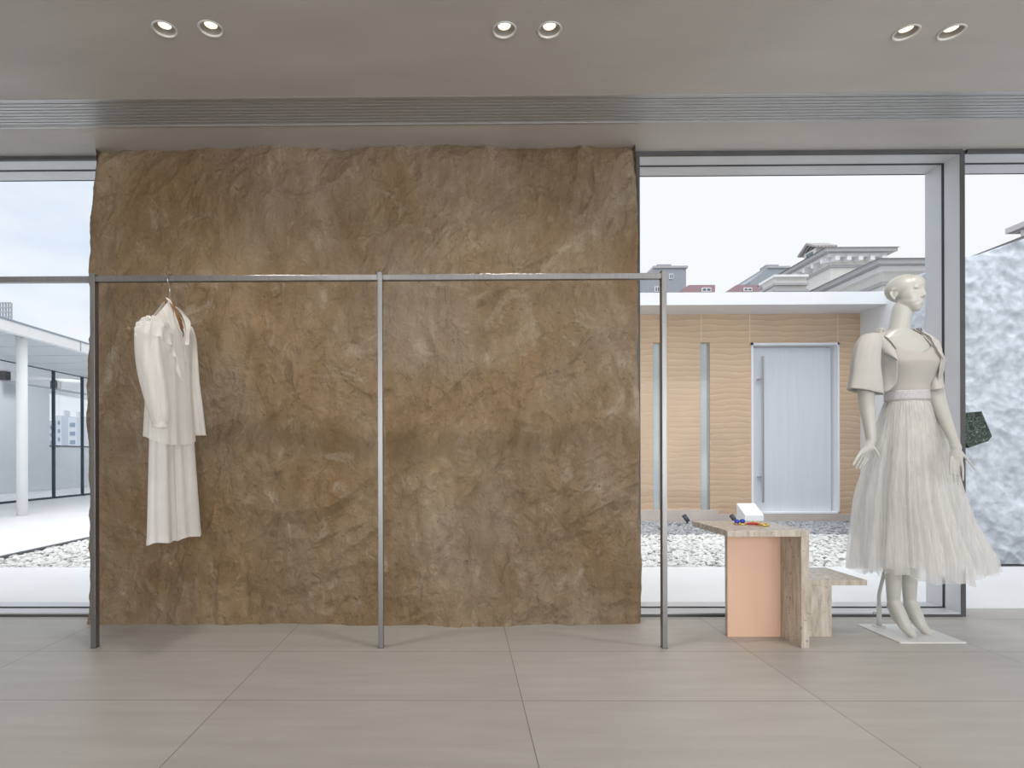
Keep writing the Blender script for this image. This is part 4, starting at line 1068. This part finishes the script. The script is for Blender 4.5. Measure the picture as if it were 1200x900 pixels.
# lattice frame on a far roof, upper left edge
lt = thing('rooftop_lattice', 'metal lattice frame rising behind the pavilion roof at left edge', 'lattice', (at(0, 360, 30).x, 30, 0))
a = at(-14, 355, 30); b = at(13, 396, 30)
bm = bmesh.new()
for k in range(9):
    x = a.x + (b.x - a.x) * k / 8; box(bm, x - .03, x + .03, 30, 30.06, 0, a.z)
for k in range(9):
    z = a.z - .24 * k; box(bm, a.x, b.x, 29.97, 30.0, z - .03, z + .03)
finish(bm, 'lattice_bars', mat('lattice_grey', (.33, .34, .36, 1), .6), lt)

# city skyline through the pavilion
def tower(px0, px1, pt, Y, m, label):
    a = at(px0, pt, Y); b = at(px1, pt, Y); t = thing('tower_block', label, 'building', ((a.x + b.x) / 2, Y, 0), 'distant tower blocks')
    bx('wall', m, t, a.x, b.x, Y, Y + 12, 0, a.z)
    bx('roof_plant', m, t, a.x + (b.x - a.x) * .3, a.x + (b.x - a.x) * .6, Y + 3, Y + 6, a.z, a.z + 2.2)
    n = 7; q = []
    for k in range(n):
        z = a.z - 2 - 3.1 * k
        if z > 3: q.append((a.x + .6, b.x - .6, Y - .12, Y - .01, z - 1.4, z))
    bx('window_band', mat('tower_glass', (.2, .27, .36, 1), .3), t, *q)
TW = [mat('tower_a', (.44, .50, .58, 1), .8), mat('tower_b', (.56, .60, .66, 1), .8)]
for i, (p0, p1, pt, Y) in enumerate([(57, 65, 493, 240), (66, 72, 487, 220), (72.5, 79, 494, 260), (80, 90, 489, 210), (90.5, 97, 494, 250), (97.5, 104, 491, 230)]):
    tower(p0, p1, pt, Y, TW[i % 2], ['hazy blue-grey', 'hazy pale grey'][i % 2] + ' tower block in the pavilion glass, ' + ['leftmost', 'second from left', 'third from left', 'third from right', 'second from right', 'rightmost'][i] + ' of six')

# ------------------------------------------------------------------ sky and lamps
w = bpy.data.worlds.new('sky'); SC.world = w; w.use_nodes = True; nt = w.node_tree; L = nt.links
bg = nt.nodes['Background']
tc = N(nt, 'ShaderNodeTexCoord'); mp = N(nt, 'ShaderNodeMapping'); mp.inputs['Scale'].default_value = (1, 1, 2.6); mp.inputs['Location'].default_value = (.35, .1, .2); L.new(tc.outputs['Generated'], mp.inputs['Vector'])
n = N(nt, 'ShaderNodeTexNoise'); n.inputs['Scale'].default_value = 2.6; n.inputs['Detail'].default_value = 7; n.inputs['Roughness'].default_value = .52; L.new(mp.outputs[0], n.inputs['Vector'])
r = ramp(nt, [(.40, (.72, .81, .93, 1)), (.56, (.90, .93, .98, 1)), (.68, (.96, .97, 1, 1))]); L.new(n.outputs['Fac'], r.inputs[0])
sp = N(nt, 'ShaderNodeSeparateXYZ'); L.new(tc.outputs['Generated'], sp.inputs[0])
mr = N(nt, 'ShaderNodeMapRange'); mr.inputs['From Min'].default_value = -.5; mr.inputs['From Max'].default_value = .35; L.new(sp.outputs[0], mr.inputs['Value'])
mx = N(nt, 'ShaderNodeMixRGB'); mx.inputs['Color2'].default_value = (.93, .945, .96, 1); L.new(mr.outputs[0], mx.inputs[0]); L.new(r.outputs[0], mx.inputs['Color1'])
L.new(mx.outputs[0], bg.inputs['Color']); L.new(mx.outputs[0], bg.inputs['Color'])
# overcast sky: brighter overhead than at the horizon
el = N(nt, 'ShaderNodeMapRange'); el.inputs['From Min'].default_value = .42; el.inputs['From Max'].default_value = 1.0; el.inputs['To Min'].default_value = 1.04; el.inputs['To Max'].default_value = 2.3
L.new(sp.outputs[2], el.inputs['Value']); L.new(el.outputs[0], bg.inputs['Strength'])

sun = bpy.data.lights.new('sun', 'SUN'); so = bpy.data.objects.new('sun', sun); COL.objects.link(so)
so.rotation_euler = (R(30), R(-6), 0); sun.energy = 1.3; sun.angle = R(50); sun.color = (1, .99, .97)

def spot(x, y, z, tx, ty, tz_, e, size=2.4, rad=.06, col=(1, .955, .90), blend=.8):
    l = bpy.data.lights.new('downlight_or_fill', 'SPOT'); l.energy = e; l.spot_size = size; l.spot_blend = blend; l.shadow_soft_size = rad; l.color = col
    o = bpy.data.objects.new('downlight_or_fill', l); COL.objects.link(o); o.location = (x, y, z)
    o.rotation_euler = (Vector((tx, ty, tz_)) - Vector((x, y, z))).to_track_quat('-Z', 'Y').to_euler()
for p in DL: spot(p.x, p.y, CH - .01, p.x, p.y + .30, 0, 24, 2.3, .03, blend=1.0)
for x in (-3.6, -.9, 1.8, 4.4): spot(x, .9, CH - .02, x + .6, 3.0, 0, 16, 1.9, .04, blend=1.0)
def area(x, y, z, rot, sx, sy, e, col):
    l = bpy.data.lights.new('rear_fill', 'AREA'); l.shape = 'RECTANGLE'; l.size = sx; l.size_y = sy; l.energy = e; l.color = col
    o = bpy.data.objects.new('rear_fill', l); COL.objects.link(o); o.location = (x, y, z); o.rotation_euler = rot
# added fill lamps behind the camera, standing in for rear window daylight
area(-2.6, YB + .05, 1.4, (R(90), 0, 0), 3.4, 2.3, 75, (1, .985, .97))
area(2.4, YB + .05, 1.4, (R(90), 0, 0), 5.6, 2.3, 235, (1, .99, .98))
spot(4.6, -.6, CH - .02, 4.2, 2.2, 0, 45, 2.5, .05, (1, .97, .94))  # added fill spot, brightens the right side of the room
for y in (10, 13, 16, 20): spot(-10.3, y, 2.95, -12.5, y + .6, 1.2, 95, 2.7, .05, (1, 1, 1))  # unseen fill spots added to lighten the pavilion interior

vs = SC.view_settings; vs.view_transform = 'Standard'; vs.look = 'None'; vs.exposure = 0; vs.gamma = 1; vs.use_curve_mapping = False
